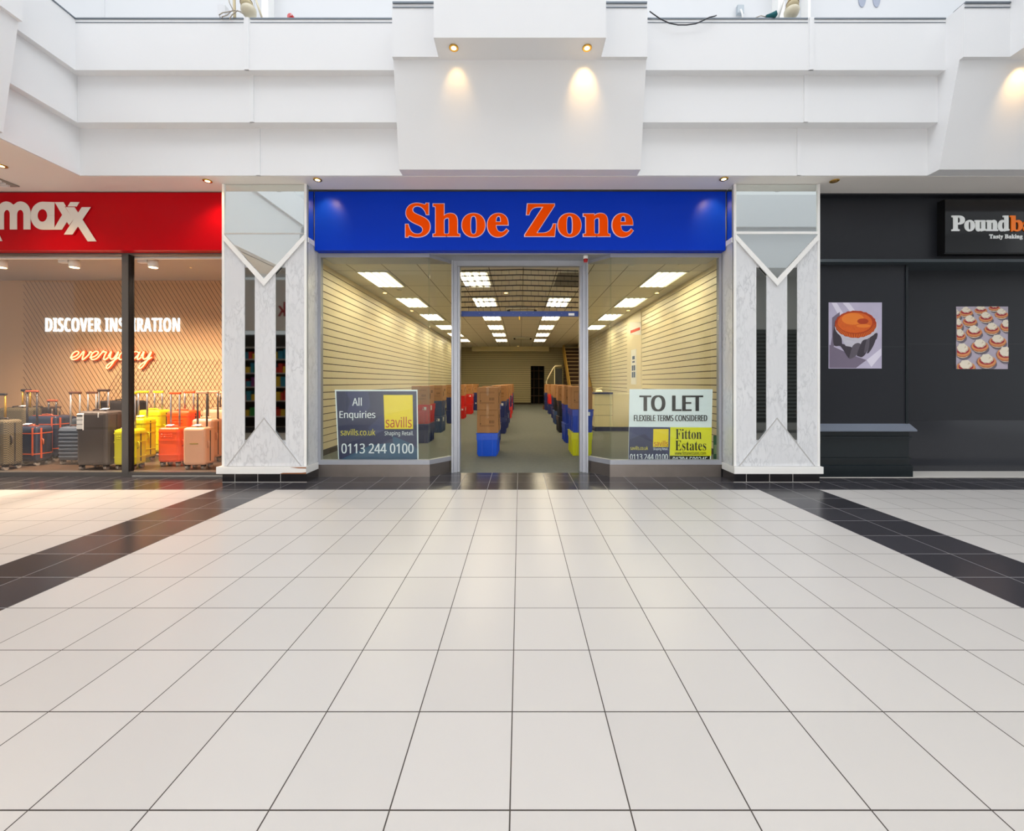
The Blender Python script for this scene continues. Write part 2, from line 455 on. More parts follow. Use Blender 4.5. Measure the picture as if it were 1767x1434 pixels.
# ------------------------------------------------------------------ pillars
def pillar(sx, xa, xb, label, chipped):
    """xa..xb front face; sx = -1 left pillar, +1 right pillar"""
    D = 5.25
    t = thing('marble_pillar', label, 'pillar', ((xa + xb) / 2, D + .15, 0), 'marble pillars beside the blue shop front', 'thing')
    cx = (xa + xb) / 2; W = xb - xa
    zt = ZS - .006
    zs, zm = .212, 3.235                                   # sill top, top of the marble
    B('core', M_marble, (xa, xb, D + .012, 5.56, zs, zt), parent=t)
    s1, s2, s3, s4 = cx - .262, cx - .130, cx + .140, cx + .272
    for a, b in ((xa + .03, s1), (s2, s3), (s4, xb - .03)):
        B('marble_slab', M_marble, (a, b, D, D + .011, zs, zm), parent=t)
    for a, b in ((s1, s2), (s3, s4)):
        B('mirror_strip', M_mirror2, (a + .001, b - .001, D + .006, D + .0115, .55, 2.80), parent=t, label='narrow upright mirror strip')
    B('upper_mirror', M_mirror, (xa + .03, xb - .03, D + .002, D + .011, zm + .012, zt - .004), parent=t, label='wide mirror above the marble')
    apex = PZ(490, D)
    bm = bmesh.new(); prism(bm, [(xa + .035, zm - .005), (cx, apex + .07), (xb - .035, zm - .005)], D - .008, D - .0005, 'y')
    obj('triangle_mirror', bm, M_mirror, t, 'downward pointing triangular mirror')
    bm = bmesh.new(); w = .075
    prism(bm, [(xa + .015, zm), (xa + .015, zm - .075), (cx, apex - .03), (xb - .015, zm - .075), (xb - .015, zm), (cx, apex + .062)], D - .022, D - .0085, 'y')
    obj('vee_trim', bm, M_trimw, t)
    bh = .028 if sx > 0 else .01
    B('mirror_bar', M_trimw if sx > 0 else M_grout, (xa + .03, xb - .03, D - .014, D + .001, zm - .004, zm + bh), parent=t)
    ap2 = PZ(720, D)
    bm = bmesh.new(); prism(bm, [(xa + .06, zs), (cx, ap2), (xb - .06, zs)], D - .012, D - .0005, 'y')
    obj('triangle_slab', bm, M_marble, t)
    bm = bmesh.new()
    for e in (-1, 1):
        prism(bm, [(cx + e * (W / 2 - .06), zs), (cx + e * (W / 2 - .078), zs), (cx, ap2 - .024), (cx, ap2)], D - .0135, D - .0115, 'y')
    obj('joint_line', bm, mat('marble_joint', (176, 176, 176), .6), t)
    for x in (xa, xb - .03):
        B('corner_trim', M_trimw, (x, x + .03, D - .012, D + .025, zs, zt), parent=t)
    # inner side: mirror above, marble below, with a sloping white trim
    xi = xb if sx < 0 else xa
    e = .006 if sx < 0 else -.006
    B('side_mirror', M_mirror, (xi, xi + e, D + .03, 5.42, zm - .05, zt - .01), parent=t)
    B('side_trim', M_trimw, (xi, xi + e * 2, D + .02, 5.56, zm - .10, zm - .035), parent=t)
    # sill and tiled plinth
    o = .055
    xl, xr = (xa - .05, xb + .012) if sx < 0 else (xa - .012, xb + .02)
    bm = bmesh.new()
    box(bm, xl, xr, D - .045, 5.528, .118, .208)
    obj('sill', bm, M_trimw, t)
    if chipped:
        bm = bmesh.new()
        prism(bm, [(xr - .21, .205), (xr + .002, .205), (xr + .002, .188), (xr - .10, .190)], D - .0475, D - .044, 'y')
        prism(bm, [(xr - .34, .118), (xr + .002, .118), (xr + .002, .140), (xr - .06, .134), (xr - .30, .132)], D - .0475, D - .044, 'y')
        obj('chipped_edge', bm, mat('bare_chipboard', (150, 98, 62), .9, vary=.2, vscale=40), t, 'bare brown chipped edge')
    xl, xr = (xa, xb + .0) if sx < 0 else (xa, xb)
    bm = bmesh.new(); box(bm, xl, xr, D - .002, 5.6, 0, .118)
    obj('plinth', bm, M_ply, t)
    bm = bmesh.new()
    n = 4
    for k in range(1, n):
        x = xl + (xr - xl) * (k - .45) / (n - .3) ; box(bm, x - .003, x + .003, D - .0035, D, 0, .118)
    box(bm, xl, xr, D - .006, D - .001, 0, .006)
    obj('grout', bm, M_grout, t)
    return t
pillar(-1, -3.875, -2.775, 'white marble pillar with mirror inlays and chipped sill beside the red sign', True)
pillar(1, 2.785, 3.905, 'white marble pillar with mirror inlays beside the black bakery front', False)

# ------------------------------------------------------------------ shoe shop front
SD = 5.42
t = thing('shop_sign', 'long blue fascia sign with orange serif letters above the open shop doorway', 'sign', (0, SD, 3.078))
B('sign_panel', M_blue, (-2.760, 2.768, SD, SD + .12, 3.078, 3.868), parent=t)
tp = (699, 350, 1093.5, 410.5)
text('letter_outline', serif('Shoe Zone'), PX(tp[0], SD), PX(tp[2], SD), PZ(tp[3], SD), PZ(tp[1], SD), SD - .004, M_pinkw, t, offset=.026, fn=None, thick=.006, spacing=1.03)
text('lettering', serif('Shoe Zone'), PX(tp[0] + 1.2, SD), PX(tp[2] - 1.2, SD), PZ(tp[3] - 1.2, SD), PZ(tp[1] + 1.2, SD), SD - .009, M_orange, t, offset=.012, fn=None, thick=.006, spacing=1.035)

struct(B('ceiling_recess', M_alu, (-2.775, 2.775, SD + .121, 5.99, 3.06, 3.078)), 'grey lining above the recessed shop doorway', 'soffit')
DJ = 5.83
def shop_window(name, s, label):
    """bay window with a chamfered side; s = -1 left of the doorway, +1 right"""
    t = thing(name, label, 'window', (s * 1.9, 5.55, 0), kind='structure')
    X = lambda a: s * a
    bm = bmesh.new()
    zb0, zb1, zt0, zt1 = .172, .236, 3.018, 3.07
    A = (X(2.772), 5.53); Bc = (X(1.241), 5.53); Cc = (X(.985), DJ)
    th = .06
    def bar(p, q, z0, z1, w=th):
        d = (Vector(q) - Vector(p)).normalized(); nrm = Vector((-d.y, d.x))
        if nrm.y < 0: nrm = -nrm
        pts = [tuple(Vector(p)), tuple(Vector(q)), tuple(Vector(q) + nrm * w), tuple(Vector(p) + nrm * w)]
        prism(bm, pts, z0, z1, 'z')
    bar(A, Bc, zb0, zb1); bar(Bc, Cc, zb0, zb1); bar(A, Bc, zt0, zt1); bar(Bc, Cc, zt0, zt1)
    box(bm, X(2.771), X(2.735), 5.531, 5.60, zb1, zt0)
    box(bm, X(.985), X(.958), DJ - .03, DJ + .06, 0, zt1)
    obj('frame', bm, M_alu, t)
    for p, q in ((A, Bc), (Bc, Cc)):
        bm = bmesh.new()
        d = (Vector(q) - Vector(p)).normalized(); nrm = Vector((-d.y, d.x))
        if nrm.y < 0: nrm = -nrm
        P0 = Vector(p) + nrm * .02; Q0 = Vector(q) + nrm * .02
        if p is A: P0 = P0 - Vector((s * .04, 0))
        prism(bm, [tuple(P0), tuple(Q0), tuple(Q0 + nrm * .008), tuple(P0 + nrm * .008)], zb1 - .01, zt0 + .01, 'z')
        obj('pane', bm, M_glass, t)
    bm = bmesh.new()
    prism(bm, [(X(2.775), 5.55), (X(1.241), 5.55), (X(1.005), DJ), (X(1.005), DJ + .1), (X(2.775), DJ + .1)], 0, zb0, 'z')
    obj('stallriser', bm, M_brush, t, 'low brushed metal base panel')
    bm = bmesh.new()
    prism(bm, [(X(2.70), 5.62), (X(1.27), 5.62), (X(1.06), DJ + .02), (X(1.06), DJ + .1), (X(2.70), DJ + .1)], zb0, zb0 + .03, 'z')
    obj('inner_ledge', bm, M_carpet, t)
    return t
shop_window('window_1', -1, 'glazed shop bay holding the dark enquiries board')
shop_window('window_2', 1, 'glazed shop bay holding the to let board')
t = thing('door_1', 'open grey metal shop doorway between the two windows', 'door frame', (0, DJ, 0), kind='structure')
for s in (-1, 1):
    B('jamb', M_alu, (s * .957, s * .905, DJ - .01, DJ + .07, 0, 3.06), (s * .905, s * .872, DJ + .02, DJ + .13, 0, 3.06), parent=t)
B('header', M_alu, (-.957, .957, DJ - .005, DJ + .07, 2.985, 3.06), parent=t)

t = thing('roller_shutter', 'raised blue link grille shutter in the shop doorway', 'shutter', (0, 5.96, 2.28))
SHD = 5.96
B('bottom_rail', mat('shutter_blue', (22, 52, 118), .35, .2), (-.868, .868, SHD, SHD + .03, PZ(546, SHD), PZ(537, SHD)), parent=t)
bm = bmesh.new()
for k in range(9):
    z = PZ(529 - k * 9.05, SHD)
    if z > 3.02: continue
    tube(bm, [(-.868, SHD + .012, z - .012), (-.3, SHD + .012, z), (0, SHD + .012, z + .008), (.3, SHD + .012, z), (.868, SHD + .012, z - .016)], .0085, 6)
for k in range(9):
    z0, z1 = PZ(537 - k * 9.05, SHD), PZ(528 - k * 9.05, SHD)
    if z1 > 3.05: continue
    for i in range(16):
        x = -.868 + (i + (.5 if k % 2 else 0)) * .109
        if x < .866: box(bm, x - .002, x + .002, SHD + .01, SHD + .014, z0, z1)
obj('grille', bm, mat('grille_dark', (28, 26, 30), .4, .5), t)
bm = bmesh.new()
box(bm, PX(981, SHD), PX(991, SHD), SHD - .004, SHD, PZ(544.5, SHD), PZ(540.5, SHD))
obj('sticker', bm, M_trimw, t, 'white sticker'); bm = bmesh.new()
for x in (-.86, -.6, -.38, -.1, .02, .1, .2, .4, .62, .8): box(bm, x - .004, x + .004, SHD - .003, SHD, 2.318, 2.326)
obj('rivets', bm, M_steel, t)
B('pull_tab', mat('brass', (176, 134, 40), .3, .8), (PX(895.3, SHD), PX(897.3, SHD), SHD, SHD + .01, PZ(552, SHD), PZ(546, SHD)), parent=t)

t = thing('alarm_sounder', 'small white and red alarm box at the top corner of the doorway', 'alarm', (PX(1010.5, 5.6), 5.6, 2.97))
bm = bmesh.new(); cyl(bm, (PX(1010.5, 5.6), 5.6, 3.015), .032, .032, .05); obj('housing', bm, M_trimw, t)
bm = bmesh.new(); cyl(bm, (PX(1010.5, 5.6), 5.6, 2.97), .026, .033, .045); obj('beacon_lens', bm, mat('red_lens', (170, 20, 26), .2), t)

# ------------------------------------------------------------------ shoe shop interior
XW, ZC, YB = 3.5, 3.4, 24.0
def slat_side(bm, x, s, y0, y1, z0, z1, pitch=.128):
    """slat boards on a wall at x; s=+1: boards face +x"""
    box(bm, x, x - s * .05, y0, y1, z0, z1, 1)
    z = z0
    while z < z1 - .01:
        box(bm, x + s * .004, x + s * .022, y0, y1, z + .008, min(z + pitch - .008, z1), 0); z += pitch
def slat_back(bm, y, x0, x1, z0, z1, pitch=.128):
    box(bm, x0, x1, y, y + .05, z0, z1, 1)
    z = z0
    while z < z1 - .01:
        box(bm, x0, x1, y - .022, y - .004, z + .008, min(z + pitch - .008, z1), 0); z += pitch
bm = bmesh.new(); slat_side(bm, -XW, 1, 5.62, YB, .1, ZC)
box(bm, -XW, -XW + .02, 5.62, YB, 0, .1, 1)
struct(obj('wall_shop_left', bm, [M_slat, M_groove]), 'cream slatted shop wall opposite the counter', 'wall')
bm = bmesh.new(); slat_side(bm, XW, -1, 5.62, 11.5, .1, ZC); slat_side(bm, XW, -1, 13.0, YB, .1, ZC)
box(bm, XW, XW - .02, 5.62, YB, 0, .1, 1); box(bm, XW - .04, XW + .05, 11.5, 13.0, .1, ZC, 0)
struct(obj('wall_shop_right', bm, [M_slat, M_groove]), 'cream slatted shop wall behind the counter', 'wall')
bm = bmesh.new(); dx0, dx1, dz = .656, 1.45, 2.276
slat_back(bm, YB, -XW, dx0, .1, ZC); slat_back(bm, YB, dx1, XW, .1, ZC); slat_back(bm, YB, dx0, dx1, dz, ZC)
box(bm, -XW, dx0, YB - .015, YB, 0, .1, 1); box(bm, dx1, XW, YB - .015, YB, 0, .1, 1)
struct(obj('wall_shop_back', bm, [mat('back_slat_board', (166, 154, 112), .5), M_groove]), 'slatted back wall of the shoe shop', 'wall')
dk = mat('dark_store', (22, 18, 12), .9)
t = thing('door_2', 'dark doorway to a store room in the back wall', 'doorway', ((dx0 + dx1) / 2, YB, 0), kind='structure')
B('store_lining', dk, (dx0 - .02, dx0, YB, 25.2, 0, dz), (dx1, dx1 + .02, YB, 25.2, 0, dz), (dx0, dx1, 25.2, 25.24, 0, dz), (dx0, dx1, YB, 25.2, dz, dz + .02), parent=t)
bm = bmesh.new()
for z in (.45, .95, 1.5, 2.0): box(bm, dx0, dx1, 24.8, 25.2, z, z + .03)
for x in (dx0 + .2, dx0 + .5): box(bm, x, x + .03, 24.78, 24.81, 0, dz)
obj('store_shelves', bm, mat('brown_shelf', (96, 70, 40), .7), t)
struct(B('ceiling_shop', grid_ceiling_mat('ceiling_tiles', (222, 217, 204), (128, 120, 102), .63, 1.175, -3.095, 7.56, .016), (-3.6, 3.6, 5.62, 25.3, ZC, ZC + .08)), 'tiled suspended ceiling of the shoe shop', 'ceiling')
struct(B('wall_bulkhead', mat('bulkhead_paint', (206, 194, 150), .6), (-2.8, 1.7, 23.5, YB, 3.12, ZC)), 'cream bulkhead across the back of the shop', 'wall')
struct(B('wall_shop_front', M_soff, (-3.6, 3.6, 5.56, 5.62, 3.08, 3.88)), 'plaster behind the blue sign', 'wall')

# ceiling lights
M_frame = mat('light_frame', (226, 222, 206), .5)
def diffuser_mat(off=False):
    m = bpy.data.materials.new('unlit_louvre' if off else 'lit_louvre'); m.use_nodes = True
    nt = m.node_tree; b = nt.nodes['Principled BSDF']
    b.inputs['Base Color'].default_value = lin((120, 118, 112) if off else (240, 232, 210))
    if not off:
        tc = nt.nodes.new('ShaderNodeTexCoord'); sep = nt.nodes.new('ShaderNodeSeparateXYZ'); nt.links.new(tc.outputs['Object'], sep.inputs[0])
        w = mth(nt, 'SINE', mth(nt, 'MULTIPLY', sep.outputs[0], 2 * math.pi / .145))
        st = mth(nt, 'MULTIPLY_ADD', mth(nt, 'GREATER_THAN', w, -.35), 9.5, 0.75)
        b.inputs['Emission Color'].default_value = (1.0, .86, .60, 1)
        nt.links.new(mth(nt, 'MULTIPLY', st, LIGHT_GAIN), b.inputs['Emission Strength'])
    return m
LIGHT_GAIN = 1.75
M_lit, M_unlit = diffuser_mat(), diffuser_mat(True)
def lightmeshes():
    bm = bmesh.new()
    for b in ((-.3, .3, -.6, -.575, -.03, 0), (-.3, .3, .575, .6, -.03, 0), (-.3, -.275, -.575, .575, -.03, 0), (.275, .3, -.575, .575, -.03, 0)): box(bm, *b)
    f = mesh_of('frame', bm); f.materials.append(M_frame)
    bm = bmesh.new(); box(bm, -.275, .275, -.575, .575, -.018, -.006); d = mesh_of('diffuser', bm); d.materials.append(M_lit)
    d2 = d.copy(); d2.materials.clear(); d2.materials.append(M_unlit)
    return f, d, d2
LF, LD, LD2 = lightmeshes()
cols = ((-2.78, 'along the wall across from the counter'), (-.89, 'above the middle box stacks'), (1.0, 'above the aisle beside the counter'), (2.88, 'above the counter'))
ordn = ['first', 'second', 'third', 'fourth', 'fifth', 'sixth']
for ci, (cx, where) in enumerate(cols):
    for r in range(6):
        y = 7.56 + 2.35 * r + .6
        if ci == 3 and y > 17.5: continue
        off = (ci == 2 and r == 0)
        lab = ('unlit grey louvred ceiling panel, first back from the door %s' % where) if off else '%s four tube ceiling light back from the door, %s' % (ordn[r], where)
        t = thing('ceiling_light', lab, 'ceiling light', (cx, y, ZC), 'louvred ceiling lights in the shoe shop', world=False)
        obj('frame', LF, M_frame, t); obj('diffuser', LD2 if off else LD, M_lit, t)

# cassette air conditioners
def cassette(cx, cy, label):
    t = thing('air_conditioner', label, 'air conditioner', (cx, cy, ZC - .022), 'ceiling cassette units', world=False)
    B('cassette_panel', M_frame, (-.45, .45, -.45, .45, -.03, 0), parent=t)
    bm = bmesh.new()
    for b in ((-.38, .38, -.42, -.34, -.034, -.029), (-.38, .38, .34, .42, -.034, -.029), (-.42, -.34, -.34, .34, -.034, -.029), (.34, .42, -.34, .34, -.034, -.029)): box(bm, *b)
    obj('air_slots', bm, mat('slot_black', (24, 22, 20), .7), t)
cassette(.06, 11.7, 'ceiling air conditioning cassette just beyond the shutter rail')
cassette(.13, 18.9, 'ceiling air conditioning cassette far back towards the bulkhead')
# fire detectors and little downlights in the shop ceiling
def shop_dot(x, y, lit, label):
    t = thing('recessed_downlight' if lit else 'smoke_detector', label, 'downlight' if lit else 'smoke detector', (x, y, ZC), 'small fittings in the shop ceiling', world=False)
    bm = bmesh.new(); cyl(bm, (0, 0, -.012), .055, .06, .012); obj('ring', bm, M_frame, t)
    bm = bmesh.new(); cyl(bm, (0, 0, -.03 if not lit else -.016), .04, .045, .018); obj('lamp' if lit else 'sensor_head', bm, mat('warm_bulb', (255, 196, 110), .4, emit=7) if lit else M_frame, t)
    if lit:
        l = bpy.data.lights.new('spot', 'SPOT'); l.energy = 22; l.color = (1, .66, .32); l.spot_size = 1.2; l.spot_blend = .6; l.shadow_soft_size = .04
        lo = bpy.data.objects.new('spot', l); COL.objects.link(lo); lo.parent = t; lo.location = (0, 0, -.06)
shop_dot(PX(875, 10.2), 9.4, True, 'glowing downlight near the middle of the shop ceiling behind the grille')
shop_dot(3.2, PX(1119, 9.2) * 0 + 9.4, True, 'glowing downlight against the wall past the first counter light')
shop_dot(3.15, 11.7, True, 'glowing downlight against the wall past the second counter light')
shop_dot(-3.15, 9.4, True, 'glowing downlight past the first light along the wall across from the counter')
shop_dot(-3.15, 11.75, True, 'glowing downlight past the second light along the wall across from the counter')
shop_dot(-.1, 23.2, True, 'glowing downlight close to the back wall')
shop_dot(PX(1097, 6.9), 7.2, False, 'pale smoke detector near the glass of the to let window')
shop_dot(PX(1174, 7.1), 7.1, False, 'pale smoke detector close to the wall in the to let window')
shop_dot(PX(687, 9), 9.1, False, 'pale smoke detector past the first light in the enquiries window')

# staircase
t = thing('staircase', 'dark brown stairs with pale edges rising at the back beside the counter wall', 'stairs', (2.85, 18.5, 0))
bm = bmesh.new(); bm2 = bmesh.new()
for k in range(16):
    z0, z1, y0 = .2 * k, .2 * (k + 1), 18.4 + .235 * k
    box(bm, 2.45, 3.2, y0, 22.6, z0, z1 - .022)
    box(bm2, 2.45, 3.2, y0 - .025, y0 + .03, z1 - .03, z1)
obj('steps', bm, mat('stair_brown', (58, 36, 20), .8), t)
obj('nosings', bm2, mat('stair_nosing', (196, 170, 118), .5), t)
bm = bmesh.new()
prism(bm, [(18.3, 0), (18.3, .35), (22.1, 3.36), (22.6, 3.36), (22.6, 3.0), (18.7, 0)], 2.40, 2.45, 'x'); prism(bm, [(18.3, 0), (18.3, .35), (22.1, 3.36), (22.6, 3.36), (22.6, 3.0), (18.7, 0)], 3.2, 3.45, 'x')
obj('stringer', bm, mat('stringer_yellow', (176, 140, 62), .6), t)
t = thing('handrail', 'white tubular handrail in front of the stairs at the back', 'handrail', (1.6, 19, 0))
hd = 19.5
bm = bmesh.new(); tube(bm, [(PX(x, hd), hd, PZ(y, hd)) for x, y in ((943, 697), (943, 658), (945, 653), (955, 635), (958, 632), (969, 631))], .032, 8)
obj('rail', bm, mat('rail_cream', (226, 212, 170), .4), t)
bm = bmesh.new(); tube(bm, [(PX(957, hd), hd, PZ(634, hd)), (PX(957, hd), hd, PZ(668, hd)), (PX(957, hd), hd, 0)], .024, 8)
obj('post', bm, MATS['rail_cream'], t)
B('infill_panel', mat('dark_infill', (30, 28, 22), .5), (PX(957.5, hd), PX(970, hd), hd + .02, hd + .035, .3, PZ(636, hd)), parent=t)
B('base_block', mat('brick_block', (128, 84, 52), .8), (PX(937, hd), PX(947, hd), hd - .05, hd + .3, 0, .18), parent=t)

# counter with telephone
t = thing('sales_counter', 'cream shop counter with navy top and plinth behind the to let board', 'counter', (2.8, 10.9, 0))
M_navyl = mat('navy_laminate', (30, 38, 92), .35)
M_crm = mat('cream_laminate', (246, 232, 186), .4)
B('counter_body', M_crm, (1.99, 3.45, 10.72, 11.3, .12, .99), parent=t)
B('worktop', M_navyl, (1.97, 2.47, 10.68, 11.34, .99, 1.035), parent=t)
B('upper_panel', M_crm, (2.47, 3.45, 10.69, 10.75, .12, 1.0), parent=t)
B('plinth', M_navyl, (2.0, 3.45, 10.74, 11.3, 0, .12), parent=t)
for z in (.42, .70): B('panel_joint', M_groove, (1.99, 2.47, 10.717, 10.722, z, z + .006), parent=t)
t = thing('telephone', 'cream telephone lying on the navy counter top', 'telephone', (2.12, 10.9, 1.035))
bm = bmesh.new(); prism(bm, [(10.8, 1.035), (10.8, 1.06), (11.0, 1.10), (11.0, 1.035)], 2.05, 2.22, 'x'); obj('base', bm, M_crm, t)
bm = bmesh.new(); tube(bm, [(2.03, 10.84, 1.10), (2.06, 10.84, 1.115), (2.2, 10.9, 1.15), (2.23, 10.9, 1.14)], [.025, .016, .016, .025], 8); obj('handset', bm, M_crm, t)
t = thing('hanging_sign', 'small white and red sign projecting from the slatted wall above the counter', 'sign', (3.3, 11.5, 2.65))
B('sign_plate', M_trimw, (3.14, 3.47, 11.5, 11.52, 2.66, 3.02), parent=t)
bm = bmesh.new(); prism(bm, [(3.16, 2.70), (3.43, 2.80), (3.43, 2.88), (3.16, 2.78)], 11.495, 11.499, 'y'); obj('red_band', bm, mat('sign_red', (214, 84, 60), .5), t)
t = thing('wall_poster', 'narrow white poster with blue shoe prints on the cream wall panel', 'poster', (3.45, 12.2, 1.26))
B('paper', M_trimw, (3.452, 3.458, 11.95, 12.5, 1.24, 2.3), parent=t)
B('printed_blocks', mat('poster_blue', (20, 70, 120), .5), (3.448, 3.451, 12.05, 12.2, 1.45, 1.62), (3.448, 3.451, 12.25, 12.4, 1.45, 1.62), (3.448, 3.451, 12.05, 12.2, 1.66, 1.82), (3.448, 3.451, 12.25, 12.4, 1.66, 1.82), (3.448, 3.451, 12.1, 12.35, 1.9, 1.95), (3.448, 3.451, 12.1, 12.35, 2.0, 2.1), parent=t)
t = thing('folded_carton', 'green printed card leaning in the corner of the to let window', 'card', (3.0, 6.2, .0))
B('card', mat('leaf_green', (30, 110, 62), .5), (2.985, 3.08, 6.2, 6.215, 0, PZ(752, 6.2)), parent=t)
B('pale_panel', mat('pale_green', (150, 190, 140), .5), (2.99, 3.075, 6.197, 6.2, .2, .34), parent=t)

# ------------------------------------------------------------------ cartons and crates
M_card = mat('cardboard', (170, 122, 76), .85, vary=.05, vscale=6)
M_tape = mat('parcel_tape', (168, 116, 52), .35)
M_print = mat('carton_print', (84, 58, 38), .9)
def carton_parts():
    bm = bmesh.new(); rbox(bm, -.187, .187, -.27, .27, 0, .40, .006, 1)
    body = mesh_of('body', bm); body.materials.append(M_card)
    bm = bmesh.new(); box(bm, -.024, .024, -.2712, -.27, .26, .40); box(bm, -.024, .024, -.2712, .27, .40, .4012)
    tp = mesh_of('tape', bm); tp.materials.append(M_tape)
    bm = bmesh.new(); box(bm, -.024, .024, -.2712, -.27, 0, .11); tp2 = mesh_of('tape', bm); tp2.materials.append(M_tape)
    bm = bmesh.new()
    for k, w in enumerate((.006, .003, .006, .004, .003, .007, .003, .005)): box(bm, .03 + k * .0115, .03 + k * .0115 + w, -.2713, -.2701, .17, .22)
    for z in (.315, .30, .13, .115): box(bm, -.13, .12, -.2713, -.2701, z, z + .004)
    box(bm, -.13, -.115, -.2713, -.2701, .15, .17); box(bm, -.135, -.131, -.2713, -.2701, .115, .32)
    for z in (.28, .25): box(bm, .188, .1883, -.1, .1, z, z + .02); 
    box(bm, .1871, .1883, -.2, -.13, .12, .24)
    pr = mesh_of('printing', bm); pr.materials.append(M_print)
    return body, tp, tp2, pr
CB, CT, CT2, CP = carton_parts()
def crate_parts(cname, rgb):
    m = mat('plastic_' + cname, rgb, .38, vary=.06, vscale=5)
    bm = bmesh.new()
    wb, wt, db, dt, h = .160, .180, .255, .285, .41
    lo = [bm.verts.new((sx * wb, sy * db, 0)) for sx, sy in ((-1, -1), (1, -1), (1, 1), (-1, 1))]
    hi = [bm.verts.new((sx * wt, sy * dt, h - .10)) for sx, sy in ((-1, -1), (1, -1), (1, 1), (-1, 1))]
    bm.faces.new(lo[::-1]); bm.faces.new(hi)
    for i in range(4): bm.faces.new((lo[i], lo[(i + 1) % 4], hi[(i + 1) % 4], hi[i]))
    box(bm, -.186, .186, -.292, .292, h - .115, h - .015)
    for sx in (-1, 1):                                   # corner and side ribs
        for y in (-.2, 0, .2): box(bm, sx * .165, sx * .184, y - .01, y + .01, .02, h - .1)
    for x in (-.09, .09):
        for sy in (-1, 1): box(bm, x - .008, x + .008, sy * .26, sy * .289, .02, h - .1)
    body = mesh_of('body', bm); body.materials.append(m)
    bm = bmesh.new(); box(bm, -.193, .193, -.298, -.003, h - .016, h); box(bm, -.193, .193, .003, .298, h - .016, h)
    for x in (-.15, -.05, .05, .15): box(bm, x - .02, x + .02, -.02, .02, h - .02, h + .002)
    lid = mesh_of('lid', bm); lid.materials.append(m)
    bm = bmesh.new(); box(bm, -.08, .08, -.305, -.292, h - .075, h - .05); box(bm, -.08, -.065, -.305, -.29, h - .11, h - .05); box(bm, .065, .08, -.305, -.29, h - .11, h - .05)
    hd = mesh_of('handle', bm); hd.materials.append(m)
    bm = bmesh.new(); box(bm, .1935, .1945, -.18, -.06, h - .12, h - .02); st = mesh_of('sticker', bm); st.materials.append(M_trimw)
    bm = bmesh.new(); box(bm, .05, .13, -.2945, -.2925, h - .11, h - .045); st2 = mesh_of('sticker', bm); st2.materials.append(M_trimw)
    return body, lid, hd, st, st2
CR = {c: crate_parts(c, rgb) for c, rgb in (('blue', (8, 84, 214)), ('navy', (32, 44, 104)), ('red', (206, 34, 28)), ('yellow', (206, 206, 20)), ('black', (26, 24, 26)), ('slate', (52, 74, 120)), ('mid', (30, 66, 176)))}
CNAME = {'blue': 'bright blue', 'navy': 'navy', 'red': 'red', 'yellow': 'yellow', 'black': 'black', 'slate': 'slate blue', 'mid': 'blue'}
LEV = ['bottom', 'middle', 'top']
STK = ['first', 'second', 'third', 'fourth', 'fifth', 'sixth', 'seventh', 'eighth']
rows = {
    'middle row': [(7.06, -.565, ('blue', 'C', 'C')), (8.48, -.60, ('navy', 'mid', 'C')), (10.2, -.535, ('navy', 'navy', 'C')), (11.35, -.52, ('navy', 'navy', 'C')),
                             (12.6, -.50, ('navy', 'red', 'C')), (14.5, -.49, ('red', 'navy', 'C')), (16.5, -.49, ('red', 'red', 'C')), (18.8, -.48, ('navy', 'navy', 'C'))],
    'row opposite the counter': [(8.6, -2.13, ('navy', 'red', 'C')), (10.4, -2.19, ('slate', 'slate', 'C')), (12.8, -2.17, ('navy', 'navy', 'C')), (14.4, -2.17, ('red', 'red', 'C')),
                                 (16.5, -2.14, ('red', 'red', 'C')), (18.8, -2.14, ('navy', 'navy', 'C'))],
    'row by the counter': [(7.12, 1.11, ('yellow', 'mid', 'C')), (8.6, 1.14, ('mid', 'mid', 'C')), (10.4, 1.18, ('black', 'black', 'C')), (12.5, 1.26, ('slate', 'black', 'C')),
                               (14.3, 1.34, ('navy', 'navy', 'C')), (16.5, 1.345, ('navy', 'red', 'C')), (18.8, 1.36, ('navy', 'navy', 'C'))],
}
def place(kind, loc, rz, label, grp, sticker):
    if kind == 'C':
        t = thing('cardboard_box', label, 'box', loc, grp, world=False, rz=rz)
        for n, me in (('body', CB), ('tape', CT), ('tape', CT2), ('printing', CP)): obj(n, me, M_card, t)
        return .402
    t = thing('storage_crate', label, 'crate', loc, grp, world=False, rz=rz)
    b, l, h, s, s2 = CR[kind]
    obj('body', b, M_card, t); obj('lid', l, M_card, t); obj('handle', h, M_card, t)
    if sticker: obj('sticker', s, M_card, t, 'white paper sticker'); obj('sticker', s2, M_card, t, 'white paper sticker')
    return .412
for rn, stacks in rows.items():
    for si, (d, x, items) in enumerate(stacks):
        z = 0.0
        for li, k in enumerate(items):
            jx, jz = random.uniform(-.012, .012), random.uniform(-.025, .025)
            what = 'brown cardboard box' if k == 'C' else CNAME[k] + ' plastic crate'
            lab = '%s, %s of %s stack from door, %s' % (what, LEV[li], STK[si], rn)
            z += place(k, (x + jx, d + .29, z), jz, lab, 'stacked boxes and crates in the ' + rn, k != 'C' and (si + li) % 2 == 1)

